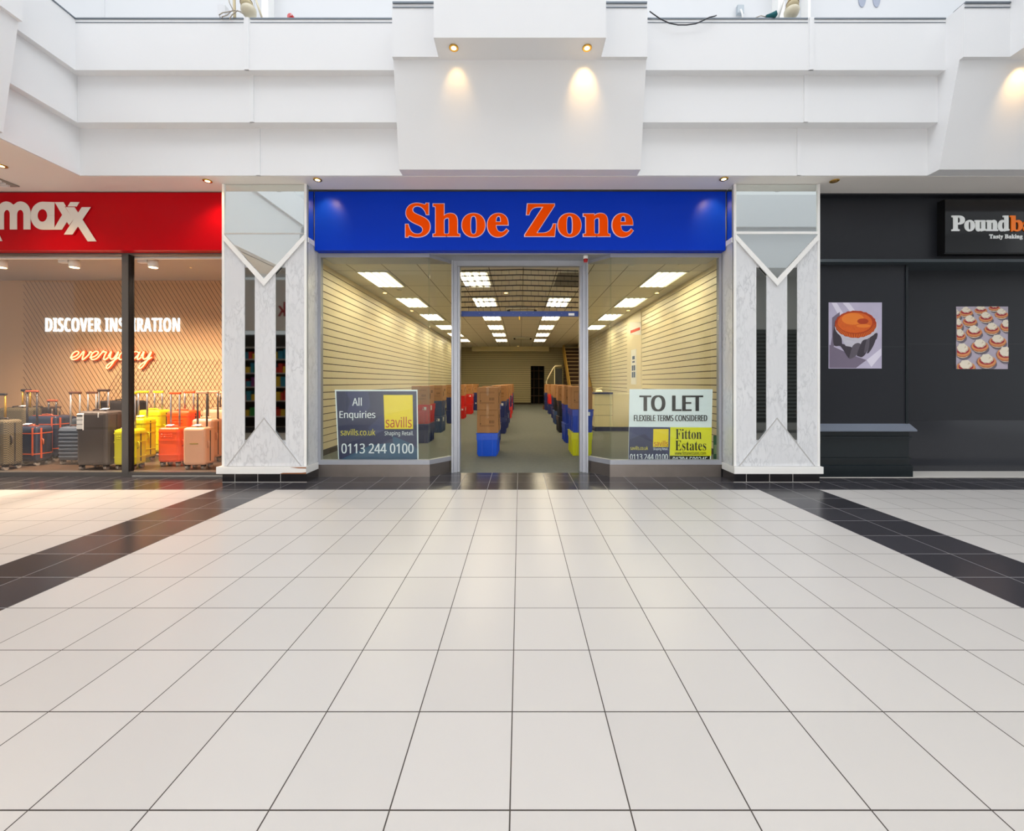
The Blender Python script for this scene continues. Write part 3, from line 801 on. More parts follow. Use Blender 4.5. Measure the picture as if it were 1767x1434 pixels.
# ------------------------------------------------------------------ estate agent boards
def poly(bm, pts, D, y, th=.003, mi=0):
    prism(bm, [(PX(a, D), PZ(b, D)) for a, b in pts], y, y - th, 'y', mi)
BD = 5.64
M_bnavy = mat('board_navy', (26, 34, 78), .35); M_bteal = mat('board_teal', (34, 78, 112), .35); M_bind = mat('board_indigo', (44, 52, 100), .35)
M_yel = mat('board_yellow', (240, 212, 10), .4); M_yel2 = mat('board_lime_yellow', (226, 222, 10), .4)
M_tred = mat('text_red', (180, 40, 24), .5); M_tw = mat('text_white', (226, 232, 240), .5); M_ty = mat('text_yellow', (222, 208, 60), .5)
M_tk = mat('text_black', (16, 15, 17), .6, spec=.2); M_bw = mat('board_white', (226, 234, 240), .4)
t = thing('estate_board', 'dark blue enquiries board with a yellow square standing in the shop window', 'sign', (PX(651, BD), BD, .2))
bm = bmesh.new(); poly(bm, [(578.5, 672.5), (720.5, 672.5), (722.5, 794.5), (584.5, 794.5)], BD, BD, .012); obj('board', bm, M_bw, t)
bm = bmesh.new(); y = BD - .0125
poly(bm, [(581, 675), (719, 675), (720.5, 794), (586, 794)], BD, y, .002)
obj('printed_background', bm, M_bnavy, t)
bm = bmesh.new(); y = BD - .015
poly(bm, [(586, 794), (640, 768), (690, 762), (720, 782), (720, 794)], BD, y, .001, 0)
poly(bm, [(678, 752), (712, 766), (720, 775), (720, 794), (680, 794)], BD, y - .0012, .001, 0)
poly(bm, [(636, 738), (664, 712), (664, 742), (645, 752)], BD, y, .001, 1)
poly(bm, [(596, 676), (606, 690), (600, 712), (628, 722), (640, 700), (636, 676)], BD, y, .001, 1)
obj('facets', bm, [M_bteal, M_bind], t)
bm = bmesh.new(); poly(bm, [(662.5, 681.5), (712.5, 681.5), (713.5, 740), (664.5, 740)], BD, BD - .0175, .001); obj('yellow_square', bm, M_yel, t)
TD = BD - .019
for nm, s, p, m, off in (('lettering', sans('All'), (609, 686, 625, 700), M_tw, .04), ('lettering', sans('Enquiries'), (587, 709, 648.5, 725), M_tw, .04), ('lettering', sans('savills.co.uk'), (589, 740, 648.5, 751), M_ty, .008),
                         ('lettering', sans('savills'), (666.5, 719, 711, 737.5), M_tred, .0), ('lettering', sans('Shaping Retail.'), (664.5, 743.5, 714, 753), M_tw, .005), ('telephone_number', sans('0113 244 0100'), (590.5, 765, 714, 782), M_tw, .06)):
    text(nm, s, PX(p[0], BD), PX(p[2], BD), PZ(p[3], BD), PZ(p[1], BD), TD - .001, m, t, fn=None, fat=off * .35 * (PZ(p[1], BD) - PZ(p[3], BD)), thick=.0015)
t = thing('estate_board', 'white blue and yellow to let board standing in the shop window', 'sign', (PX(1157, BD), BD, .2))
bm = bmesh.new(); poly(bm, [(1086, 671.5), (1229, 671.5), (1226, 796), (1084, 796)], BD, BD, .012); obj('board', bm, M_bw, t)
bm = bmesh.new(); poly(bm, [(1085.2, 736.5), (1156, 737), (1154.5, 795), (1084.2, 795)], BD, BD - .0125, .001); obj('blue_panel', bm, M_bind, t)
bm = bmesh.new(); poly(bm, [(1086, 758), (1112, 748), (1140, 775), (1154, 784), (1154, 795), (1085, 795)], BD, BD - .014, .001); obj('facets', bm, M_bnavy, t)
bm = bmesh.new(); poly(bm, [(1156, 737), (1227.5, 737.5), (1226.5, 786.5), (1155, 786)], BD, BD - .0125, .001); obj('yellow_panel', bm, M_yel2, t)
bm = bmesh.new(); poly(bm, [(1155, 786), (1224.5, 786.5), (1224, 795.5), (1154.8, 795.5)], BD, BD - .0125, .001); obj('black_strip', bm, M_tk, t)
bm = bmesh.new(); poly(bm, [(1126.8, 740), (1153, 740), (1152.5, 771), (1126.2, 771)], BD, BD - .0155, .001); obj('yellow_square', bm, M_yel, t)
for nm, s, p, m, off, fn in (('heading', sans('TO LET'), (1104, 682, 1211, 709.5), M_tk, .045, 0), ('lettering', sans('FLEXIBLE TERMS CONSIDERED'), (1093.5, 716, 1219, 726.5), M_tk, .05, 0),
                             ('lettering', sans('savills'), (1128, 760, 1151.5, 769.5), M_tred, 0, 0), ('lettering', sans('savills.co.uk'), (1087, 769.5, 1117.5, 776), M_ty, 0, 0), ('lettering', sans('Shaping Retail.'), (1126.5, 772, 1152, 777.5), M_tw, 0, 0),
                             ('telephone_number', sans('0113 244 0100'), (1086.5, 783, 1151.5, 793), M_tw, .03, None),
                             ('lettering', serif('Fitton'), (1165, 740, 1209.5, 757.5), M_tk, -.007, None), ('lettering', serif('Estates'), (1164.5, 760, 1217.5, 777), M_tk, -.007, None),
                             ('lettering', sans('www.fittonestates.com'), (1163.5, 778.5, 1217, 784.5), M_tk, .0, 0), ('telephone_number', sans('01704 500345'), (1160, 788, 1219.5, 798), M_tw, .04, None)):
    text(nm, s, PX(p[0], BD), PX(p[2], BD), PZ(p[3], BD), PZ(p[1], BD), BD - .0185, m, t, offset=off if fn is None and nm == 'lettering' else 0, fat=0 if off < 0 else off * .35 * (PZ(p[1], BD) - PZ(p[3], BD)) * (3.4 if nm == 'heading' else 1.6), fn=None, thick=.0015)

# ------------------------------------------------------------------ red shop front with suitcases
RD = 5.45
t = thing('shop_sign', 'red fascia sign with large white lower case letters', 'sign', (-6, RD, 3.09))
B('sign_panel', M_red, (-13, -3.895, RD, RD + .12, 3.09, 3.868), parent=t)
B('sign_rebate', mat('rebate_dark', (60, 6, 10), .6), (-13, -3.895, RD + .02, RD + .12, 3.868, 3.885), parent=t)
def c1(pts): return [(x * .23015, 310 + y * .23015) for x, y in pts]
def arc(cx, cy, rx, ry, a0, a1, n=14): return [(cx + rx * math.cos(math.radians(a0 + (a1 - a0) * i / n)), cy - ry * math.sin(math.radians(a0 + (a1 - a0) * i / n))) for i in range(n + 1)]
bm = bmesh.new(); y = RD - .004
mm = [(-20, 375), (-20, 170)] + [(30, 168)] + arc(150, 250, 83, 86, 118, 0) + [(233, 375), (180, 375)] + arc(156, 262, 24, 34, 0, 180) + [(132, 375), (78, 375)] + arc(56, 262, 22, 34, 0, 180) + [(34, 375)]
# m: two arches
mm = [(-20, 375), (-20, 250)] + arc(52, 248, 72, 83, 180, 62) + [(105, 190)] + arc(158, 250, 75, 85, 110, 0) + [(233, 375), (180, 375)] + arc(156, 262, 24, 34, 0, 180) + [(132, 375), (78, 375)] + arc(56, 262, 22, 34, 0, 180) + [(34, 375)]
poly(bm, c1(mm), RD, y)
# a: bowl ring + stem
ring_o = arc(325, 272, 92, 107, 55, 305, 24); ring_i = arc(322, 270, 36, 47, 305, 55, 24)
# keyhole polygon: outer bowl, then counter
aa = [(412, 170)] + arc(325, 272, 92, 105, 90, 270, 20) + [(412, 377), (412, 272), (358, 272)] + arc(322, 270, 36, 47, 0, -360, 28)[1:-1] + [(358, 271), (412, 271)]
poly(bm, c1(aa), RD, y)
poly(bm, c1([(414, 170), (480, 170), (555, 300), (522, 343), (468, 262)]), RD, y - .0002)
poly(bm, c1([(600, 170), (532, 170), (455, 290), (404, 377), (468, 377), (540, 262)]), RD, y - .0004)
poly(bm, c1([(-40, 372), (-18, 372), (22, 462), (-30, 462)]), RD, y)
obj('lettering', bm, M_lw, t)
bm = bmesh.new()
poly(bm, c1([(490, 203), (575, 203), (604, 238), (618, 203), (694, 203), (628, 300), (560, 419), (540, 400), (556, 300), (548, 288)]), RD, y - .0035, .001)
obj('letter_gap', bm, M_red, t)
bm = bmesh.new()
poly(bm, c1([(498, 209), (566, 209), (730, 465), (664, 465)]), RD, y - .005); poly(bm, c1([(620, 209), (687, 209), (550, 414), (486, 414)]), RD, y - .0052)
obj('lettering', bm, M_lw, t)

GD = 5.62
t = thing('window_3', 'large dark framed display window full of suitcases', 'window', (-6, GD, 0), kind='structure')
mx0, mx1 = PX(210, GD - .055), PX(221, GD - .055)
B('frame', M_dk, (-13, -3.88, GD - .05, GD + .06, 0, PZ(815, GD - .05)), (mx0, mx1, GD - .055, GD + .03, .03, 3.085), (-13, -3.88, GD - .05, GD + .04, 3.07, 3.12), parent=t)
B('shaded_side', mat('shaded_side_black', (14, 14, 15), .6), (mx1, mx1 + .006, GD - .048, GD + .03, .07, 3.08), parent=t)  # right side of the mullion, its shade put into a black strip
for a, b in ((-13, mx0), (mx1 + .006, -3.88)):
    B('pane', M_glass2, (a, b, GD, GD + .01, .06, 3.16), parent=t)
B('door_edge_strip', mat('pale_strip', (190, 188, 184), .4), (PX(228, GD - .06), -3.89, GD - .062, GD - .052, .004, .012), parent=t)

M_tan = mat('tan_backdrop', (206, 164, 120), .7, vary=.03, vscale=2)
struct(B('wall_display_back', M_tan, (-13, -3.62, 7.9, 8.0, 0, 3.3)), 'tan backdrop wall behind the suitcases', 'wall')
struct(B('wall_display_side', M_tan, (-3.68, -3.62, 5.7, 7.9, 0, 3.3)), 'side wall of the suitcase display', 'wall')
struct(B('ceiling_display', mat('display_ceiling', (196, 186, 176), .8), (-13, -3.62, 5.6, 8.1, 3.3, 3.36)), 'pale ceiling above the suitcase display', 'ceiling')
# lighting track and spotlights
t = thing('lighting_track', 'white lighting track along the top of the display window', 'track', (-6.5, 5.85, 3.14))
B('track', M_trimw, (-12, -4.2, 5.82, 5.90, PZ(442, 5.85), 3.2), (-12, -4.2, 5.70, 5.74, PZ(447, 5.72), PZ(440, 5.72)), parent=t)
B('hanger', M_trimw, (-10, -9.9, 5.83, 5.89, 3.2, 3.3), (-5, -4.9, 5.83, 5.89, 3.2, 3.3), parent=t)
M_bulb = mat('warm_spot_face', (255, 214, 150), .3, emit=14)
for i, (px, where) in enumerate(((-8, 'at the picture edge'), (118, 'over the pane of dark suitcases'), (254, 'over the pane of bright suitcases'))):
    D = 5.95; x = PX(px, D); zt = PZ(447, D)
    t = thing('track_spotlight', 'white track spotlight with a warm glow, %s' % where, 'spotlight', (x, D, zt - .08), 'spotlights on the display track')
    B('adapter', M_trimw, (x - .12, x + .02, D - .03, D + .03, zt - .06, zt), parent=t)
    bm = bmesh.new(); cyl(bm, (x + .09, D, zt - .125), .062, .055, .12); obj('lamp_head', bm, M_trimw, t)
    bm = bmesh.new(); cyl(bm, (x + .09, D, zt - .13), .05, .05, .008); obj('lamp_face', bm, M_bulb, t)
    l = bpy.data.lights.new('spot', 'SPOT'); l.energy = 460; l.color = (1, .78, .58); l.spot_size = 2.5; l.spot_blend = .8; l.shadow_soft_size = .05
    lo = bpy.data.objects.new('spot', l); COL.objects.link(lo); lo.parent = t; lo.location = (.09, 0, -.07); lo.rotation_euler = (math.radians(10), 0, 0)

# lit words on the backdrop
M_led = mat('led_white', (236, 248, 255), .4, emit=1.25, emit_rgb=(224, 244, 255))
M_neon = mat('neon_orange', (255, 170, 100), .4, emit=2.0, emit_rgb=(255, 196, 140))
M_neonb = mat('neon_back', (226, 80, 24), .5, emit=.5, emit_rgb=(255, 90, 30))
WD = 7.83
t = thing('led_sign', 'white lit words in capitals on the display backdrop', 'sign', (PX(195, WD), WD, PZ(573, WD)))
textp('lettering', boldsans('DISCOVER INSPIRATION'), (79.5, 548.5, 310, 572.5), WD + .05, M_led, t, fn=None, thick=.025, offset=-.012, spacing=1.08)
t = thing('neon_sign', 'orange glowing handwritten word below the white lit words', 'sign', (PX(195, WD), WD, PZ(636, WD)))
def spline(pts, n=8):
    P = [Vector((p[0], p[1], 0)) for p in pts]; out = []
    for i in range(len(P) - 1):
        p0, p1, p2, p3 = P[max(i - 1, 0)], P[i], P[i + 1], P[min(i + 2, len(P) - 1)]
        for k in range(n):
            u = k / n
            out.append(.5 * ((2 * p1) + (-p0 + p2) * u + (2 * p0 - 5 * p1 + 4 * p2 - p3) * u * u + (-p0 + 3 * p1 - 3 * p2 + p3) * u ** 3))
    out.append(P[-1]); return out
E_ = [(0, 8), (14, 14), (22, 28), (15, 36), (5, 28), (2, 12), (9, 0), (20, 3), (28, 14)]
V_ = [(0, 14), (7, 34), (10, 30), (10, 6), (14, 0), (26, 20), (29, 34), (34, 30)]
R_ = [(0, 12), (7, 30), (11, 38), (12, 33), (20, 32), (18, 18), (18, 4), (24, 0), (32, 10)]
Y_ = [(0, 14), (5, 34), (6, 12), (12, 2), (20, 8), (28, 34), (26, 12), (18, -22), (10, -38), (4, -32), (10, -18), (24, -2), (34, 10)]
D_ = [(22, 30), (12, 36), (2, 22), (3, 4), (12, 0), (22, 18), (30, 58), (26, 30), (24, 6), (29, 0), (36, 10)]
A_ = [(22, 30), (12, 35), (2, 22), (3, 4), (11, 0), (21, 16), (26, 34), (23, 10), (27, 0), (35, 10)]
word = [(E_, 28), (V_, 33), (E_, 26), (R_, 30), (Y_, 33), (D_, 36), (A_, 33), (Y_, 34)]
tot = sum(a for _, a in word); sc = (262 - 122) / tot
bm = bmesh.new(); bm2 = bmesh.new(); adv = 0
for L, a in word:
    pts = [(PX(122 + (adv + p[0] + .22 * p[1] - 2) * sc, WD), PZ(620.5 - p[1] * sc * .72, WD)) for p in L]
    sp = spline(pts, 6)
    tube(bm, [(p.x, WD - .004, p.y) for p in sp], .0125, 6)
    tube(bm2, [(p.x, WD + .014, p.y) for p in sp], .024, 6)
    adv += a
obj('neon_tube', bm, M_neon, t); obj('backing', bm2, M_neonb, t)
# wire screen
bm = bmesh.new(); xs0, xs1, zs0, zs1 = PX(40, 7.88), -3.7, .3, 3.29
step = .086
def clipline(x, z, dx, dz):
    t0, t1 = -1e9, 1e9
    for p, d, lo, hi in ((x, dx, xs0, xs1), (z, dz, zs0, zs1)):
        a, b = (lo - p) / d, (hi - p) / d
        if a > b: a, b = b, a
        t0, t1 = max(t0, a), min(t1, b)
    return (t0, t1) if t1 - t0 > .05 else None
k = -60
while k < 170:
    c = clipline(xs0 + k * step, zs0, .62, -1.0)
    if c: tube(bm, [(xs0 + k * step + .62 * c[0], 7.885, zs0 - c[0]), (xs0 + k * step + .62 * c[1], 7.885, zs0 - c[1])], .0032, 4)
    zs1, keep = 1.75, zs1
    c = clipline(xs0 + k * step, zs0, .62, 1.0) if xs0 + k * step > -8.6 else None
    zs1 = keep
    if c: tube(bm, [(xs0 + k * step + .62 * c[0], 7.89, zs0 + c[0]), (xs0 + k * step + .62 * c[1], 7.89, zs0 + c[1])], .0032, 4)
    k += 1
tag(obj('wire_screen', bm, mat('wire_brown', (70, 48, 36), .4, .4)), 'screen of thin diagonal wires hung behind the suitcases', 'screen')

# ---- suitcases
def rrect(x0, x1, y0, y1, r, n=4):
    out = []
    for cx, cy, a in ((x1 - r, y1 - r, 0), (x0 + r, y1 - r, 90), (x0 + r, y0 + r, 180), (x1 - r, y0 + r, 270)):
        for i in range(n + 1):
            t = math.radians(a + 90 * i / n); out.append((cx + r * math.cos(t), cy + r * math.sin(t)))
    return out
def suitcase(px0, px1, ytop, D, depth, rgb, label, style='plain', pole=None, grip=None, pole_rgb=(150, 150, 154), rough=.4, trim=None, woven=False, grip_rgb=None):
    w = (px1 - px0) / F * D; x = PX((px0 + px1) / 2, D); h = PZ(ytop, D)
    t = thing('suitcase', label, 'suitcase', (x, D + depth / 2, 0), 'suitcases in the display window', world=False)
    key = 'case_%d_%d_%d' % rgb + ('w' if woven else '')
    if woven and key not in MATS:
        m = mat(key, rgb, .8); nt = m.node_tree
        tc = nt.nodes.new('ShaderNodeTexCoord'); ck = nt.nodes.new('ShaderNodeTexChecker'); ck.inputs['Scale'].default_value = 60
        ck.inputs[1].default_value = lin(rgb); ck.inputs[2].default_value = lin(tuple(int(v * 1.9) for v in rgb))
        nt.links.new(tc.outputs['Object'], ck.inputs[0]); nt.links.new(ck.outputs[0], nt.nodes['Principled BSDF'].inputs['Base Color'])
    m = mat(key, rgb, rough, vary=.03, vscale=10)
    hw, hd, zb = w / 2, depth / 2, .065
    bm = bmesh.new(); rbox(bm, -hw, hw, -hd, hd, zb, h, min(.05, depth * .2), 3)
    if style == 'ribbed':
        n = 8
        for k in range(n):
            z = zb + .06 + (h - zb - .12) * k / (n - 1); rbox(bm, -hw + .025, hw - .025, -hd - .012, hd + .012, z - .018, z + .018, .01, 1); rbox(bm, -hw - .008, hw + .008, -hd + .03, hd - .03, z - .018, z + .018, .006, 1)
    if style == 'embossed':
        for z in (zb + .22 * (h - zb), zb + .64 * (h - zb), zb + .88 * (h - zb)): prism(bm, rrect(-hw - .005, hw + .005, -hd - .005, hd + .005, min(.05, depth * .2) + .005), z - .007, z + .007, 'z')
        for j in range(2):
            for k in range(5): rbox(bm, -hw * .62 + k * w * .11, -hw * .62 + k * w * .11 + w * .08, -hd - .008, -hd + .004, zb + (.73 + .06 * j) * (h - zb), zb + (.73 + .06 * j) * (h - zb) + .014, .003, 1)
    obj('shell', bm, m, t, smooth=False)
    bm = bmesh.new()
    box(bm, -hw - .003, hw + .003, -.008, .008, zb + .05, h - .05); box(bm, -hw + .05, hw - .05, -.008, .008, h - .004, h + .003)
    obj('zip_seam', bm, mat('zip_dark', (40, 36, 34), .6), t)
    if trim:
        tm = mat('trim_%d_%d_%d' % trim, trim, .6); bm = bmesh.new()
        for z in (zb + .22 * (h - zb), zb + .80 * (h - zb)): prism(bm, rrect(-hw - .004, hw + .004, -hd - .004, hd + .004, min(.05, depth * .2) + .004), z - .007, z + .007, 'z')
        box(bm, hw - .070, hw - .050, -hd - .007, -hd + .01, zb + .1, h - .02); box(bm, hw - .01, hw + .007, -hd * .5 - .011, -hd * .5 + .011, zb + .05, h - .03); box(bm, -hw + .06, hw - .04, -hd * .5 - .014, -hd * .5 + .014, h - .01, h + .008)
        obj('strap_trim', bm, tm, t, 'orange leather look strap')
    # top carry handle
    gm = mat('grip_%d_%d_%d' % (grip_rgb or rgb), grip_rgb or rgb, .45)
    bm = bmesh.new(); tube(bm, [(-.09, -.03, h - .005), (-.08, -.03, h + .018), (0, -.03, h + .024), (.08, -.03, h + .018), (.09, -.03, h - .005)], .011, 6)
    obj('carry_handle', bm, gm, t)
    bm = bmesh.new(); tube(bm, [(hw - .004, -.05, h * .52), (hw + .022, -.05, h * .54), (hw + .022, -.05, h * .66), (hw - .004, -.05, h * .68)], .010, 6)
    obj('side_handle', bm, gm, t)
    if pole:
        pa, pb, gy = pole
        Dp = D + depth * .62; yl = depth * .12
        xa, xb, zg = PX(pa, Dp) - x, PX(pb, Dp) - x, PZ(gy, Dp)
        bm = bmesh.new()
        for q in (xa, xb): tube(bm, [(q, yl, h - .02), (q, yl, (h + zg) / 2), (q, yl, zg - .01)], [.0135, .0125, .011], 8)
        obj('telescopic_poles', bm, mat('pole_%d_%d_%d' % pole_rgb, pole_rgb, .3, .6), t)
        bm = bmesh.new(); rbox(bm, xa - .02, xb + .02, yl - .018, yl + .018, zg - .022, zg + .014, .01, 2)
        obj('grip', bm, gm, t)
    wm = mat('caster_grey', (150, 140, 130), .4); wk = mat('caster_dark', (44, 40, 38), .5)
    for sx in (-1, 1):
        for sy in (-1, 1):
            cx, cy = sx * (hw - .05), sy * (hd - .045)
            bm = bmesh.new(); cyl(bm, (cx - .02, cy, .03), .03, .03, .04, 'x', 16)
            o = obj('caster', bm, wm, t)
            bm = bmesh.new(); box(bm, cx - .026, cx + .026, cy - .022, cy + .022, .045, .07); obj('fork', bm, wk, o)
    return t, hw, hd, h
YEL, ORG, PNK, NVY, OLV = (214, 208, 16), (246, 84, 22), (226, 170, 134), (36, 42, 60), (58, 52, 38)
GRYP, DKP, GLD = (176, 172, 170), (92, 86, 82), (186, 150, 60)
def tagcard(t, x, y, z):
    bm = bmesh.new(); v = box(bm, x - .05, x + .05, y - .03, y + .03, z, z + .003); bmesh.ops.rotate(bm, verts=v, cent=(x, y, z), matrix=Matrix.Rotation(.3, 3, 'X'))
    obj('price_tag', bm, M_trimw, t, 'white card price tag')
s = suitcase(314, 353, 738, 5.98, .22, PNK, 'small pale pink suitcase in front of its matching pair beside the pillar', 'plain', (341, 357, 677), None, DKP); tagcard(s[0], 0, -.03, s[3] + .03)
B('name_plate', mat('brass_plate', (190, 160, 90), .3, .7), (-.05, .07, -s[2] - .004, -s[2], .38, .40), parent=s[0])
s = suitcase(329, 366, 723, 6.5, .26, PNK, 'medium pale pink suitcase between the small and the large pink ones', 'plain', (359, 376, 676), None, DKP)
s = suitcase(347, 388, 707, 7.05, .28, PNK, 'large pale pink suitcase at the back against the pillar edge', 'plain', (380, 398, 677), None, DKP)
s = suitcase(271, 309, 738, 6.2, .22, ORG, 'small bright orange suitcase in front of the larger orange one', 'embossed', (295, 310, 678)); tagcard(s[0], -.03, -.04, s[3] + .03)
s = suitcase(285, 326, 709, 6.85, .28, ORG, 'large bright orange suitcase behind the small orange one', 'embossed', (319, 334, 676))
s = suitcase(194, 231, 741, 5.98, .22, YEL, 'small lime yellow suitcase close behind the glass and the dark mullion', 'embossed', (215, 233, 678)); tagcard(s[0], -.03, -.04, s[3] + .02)
s = suitcase(206, 247, 722, 6.5, .26, YEL, 'medium lime yellow suitcase between the small and the large yellow ones', 'embossed', (239, 254, 676)); tagcard(s[0], .07, -.04, s[3] + .03)
s = suitcase(234, 275, 708, 7.05, .28, YEL, 'large lime yellow suitcase at the back of the yellow set', 'embossed', (267, 280, 676))
s = suitcase(130, 184, 710, 5.95, .30, (70, 62, 58), 'big dark grey brown suitcase with a white label strap', 'plain', (171, 187, 673), None, GRYP, .5, grip_rgb=(70, 50, 44)); tagcard(s[0], .1, -.05, s[3] + .03)
bm = bmesh.new(); hw, hd, h = s[1:]
rbox(bm, -hw + .02, -hw + .125, -hd - .008, -hd + .02, h - .28, h - .03, .012, 2); obj('label_strap', bm, M_trimw, s[0], 'white printed label strap')
bm = bmesh.new()
for k, z in enumerate((.055, .12, .185, .26)): box(bm, -hw + .03, -hw + .115, -hd - .0105, -hd - .0075, h - z - (.02 if k in (0, 3) else .007), h - z)
obj('label_print', bm, MATS['zip_dark'], s[0])
bm = bmesh.new(); box(bm, hw - .13, hw - .118, -hd - .003, -hd + .01, h - .09, h - .02); obj('zip_pull', bm, M_trimw, s[0])
s = suitcase(164, 226, 692, 7.4, .34, (34, 30, 32), 'large soft black suitcase rising behind the dark grey brown one', 'plain', None, None, GRYP, .85)
s = suitcase(98, 143, 737, 6.35, .24, (74, 84, 98), 'grey blue suitcase with horizontal ribs beside the big dark one', 'ribbed', (122, 138, 677), None, GRYP, .45, grip_rgb=(92, 58, 44))
s = suitcase(118, 146, 722, 7.1, .26, (66, 72, 80), 'slate grey suitcase half hidden behind the ribbed one', 'plain', (152, 166, 677), None, GRYP, .5, grip_rgb=(92, 58, 44))
s = suitcase(12, 63, 736, 6.25, .24, NVY, 'small navy suitcase with orange straps close behind the glass', 'plain', (47, 64, 675), None, (84, 82, 84), .4, (186, 80, 40), grip_rgb=(150, 76, 46)); tagcard(s[0], 0, -.05, s[3] + .03)
s = suitcase(43, 96, 718, 6.6, .26, NVY, 'medium navy suitcase with orange straps behind the small navy one', 'plain', (84, 97, 691), None, (84, 82, 84), .4, (186, 80, 40), grip_rgb=(150, 76, 46))
s = suitcase(90, 108, 719, 7.15, .26, NVY, 'dark navy suitcase at the back beside the medium navy one', 'plain', (90, 103, 702), None, (120, 104, 92), .4, (186, 80, 40), grip_rgb=(96, 70, 54))
s = suitcase(-26, 8, 725, 5.92, .24, OLV, 'small olive woven patterned suitcase at the picture edge', 'plain', (-6, 9, 680), None, GLD, .8, woven=True, grip_rgb=(44, 36, 32))
s = suitcase(-8, 42, 704, 6.95, .28, OLV, 'large olive woven patterned suitcase with gold handle poles', 'plain', (39, 52, 673), None, GLD, .8, woven=True, grip_rgb=(44, 36, 32)); tagcard(s[0], .12, -.05, s[3] + .03)
s = suitcase(38, 69, 704, 7.4, .28, (48, 38, 32), 'dark brown soft suitcase behind the olive woven one', 'plain', None, None, GLD, .85)

# ------------------------------------------------------------------ black bakery front
BKD = 5.6; RCD = 5.87
xl = 3.925
bm = bmesh.new()
box(bm, xl, 13, 5.5, 5.62, PZ(336, 5.5), ZS - .008); box(bm, xl, 13, 5.6, 5.7, PZ(446, 5.55), PZ(336, 5.5))
bk = thing('shopfront_panelling', 'black painted panel front of the bakery beside the pillar', 'shop front', (6, 5.7, 0))
obj('fascia_panel', bm, M_blk, bk)
bm = bmesh.new()
prism(bm, [(5.6, PZ(446, 5.55)), (5.50, PZ(447, 5.5)), (5.48, PZ(452, 5.48)), (5.52, PZ(453.5, 5.5)), (5.9, PZ(453.5, 5.5))], xl, 13, 'x')
obj('cornice_moulding', bm, mat('moulding_slate', (58, 68, 74), .3), bk)
xr = PX(1562, BKD)
B('window_board', M_blk, (xl, xr, BKD, BKD + .12, PZ(731, BKD), 3.0), parent=bk)
B('corner_post', M_blk2, (xr, xr + .03, BKD - .012, RCD, PZ(731, BKD), 3.0), parent=bk)
B('board_joint', mat('joint_grey', (56, 57, 60), .5), (xl, xr, BKD - .001, BKD + .001, PZ(598.7, BKD), PZ(598.1, BKD)), (xr + .03, 13, RCD - .001, RCD + .001, PZ(594, RCD), PZ(593.4, RCD)), parent=bk)
zl0, zl1 = PZ(742, 5.49), PZ(731, BKD)
bm = bmesh.new(); prism(bm, [(BKD, zl1), (BKD + .2, zl1), (BKD + .2, zl0 - .02), (5.49, zl0 - .02), (5.49, zl0)], xl, xr + .06, 'x')
obj('ledge', bm, mat('ledge_bluegrey', (112, 120, 134), .3), bk)
bm = bmesh.new()
box(bm, xl, xr, 5.545, BKD + .2, 0, zl0 - .02); box(bm, xl, xr + .012, 5.515, 5.55, PZ(756, 5.53), PZ(753, 5.53)); box(bm, xl, xr + .012, 5.52, 5.55, PZ(793, 5.53), PZ(790, 5.53))
box(bm, xl, xr + .02, 5.51, 5.56, 0, PZ(804, 5.51)); prism(bm, [(5.51, PZ(804, 5.51)), (5.55, PZ(802, 5.53)), (5.55, PZ(804, 5.51))], xl, xr + .02, 'x')
obj('stallriser', bm, M_blk2, bk)
B('recess_board', M_blk, (xr + .03, 13, RCD, RCD + .1, PZ(725, RCD), 3.0), parent=bk)
B('recess_kick_panel', mat('kick_gloss', (44, 46, 52), .12), (xr + .03, 13, RCD + .004, RCD + .1, PZ(814.5, RCD), PZ(725, RCD)), parent=bk)
struct(B('floor_bakery_step', mat('pale_step', (216, 212, 206), .4), (xr + .03, 13, 5.50, RCD, 0, .008), (xl, xr + .03, 5.49, 5.51, 0, .006)), 'pale tiled strip at the foot of the bakery front', 'floor')
# projecting sign box
SB0 = 5.50; sx0 = PX(1630, SB0)
t = thing('shop_sign', 'black sign box with white and orange rounded serif lettering', 'sign', (sx0, SB0, PZ(438, SB0)))
B('sign_box', mat('sign_box_side', (12, 12, 14), .5), (sx0, 9.5, SB0 + .004, SB0 + .098, PZ(438, SB0), PZ(344, SB0)), parent=t)
B('acrylic_face', M_blkgl, (sx0 + .004, 9.5, SB0 - .002, SB0 + .004, PZ(436, SB0), PZ(345, SB0)), parent=t)
M_pw = mat('sign_white', (232, 236, 236), .4, emit=.12); M_po = mat('sign_orange', (255, 124, 16), .4, emit=.12)
text('lettering', serif('Pound'), PX(1640.5, SB0), PX(1740.5, SB0), PZ(400, SB0), PZ(372.5, SB0), SB0 - .008, M_pw, t, offset=.026, fn=None, thick=.008, spacing=.98)
text('lettering', serif('bakery'), PX(1741, SB0), PX(1862, SB0), PZ(407, SB0), PZ(372.5, SB0), SB0 - .0085, M_po, t, offset=.02, fn=None, thick=.008, spacing=.98, label='orange letters')
text('strapline', serif('Tasty Baking at'), PX(1706, SB0), PX(1775, SB0), PZ(414, SB0), PZ(404.5, SB0), SB0 - .006, M_pw, t, offset=.015, fn=None, thick=.004)

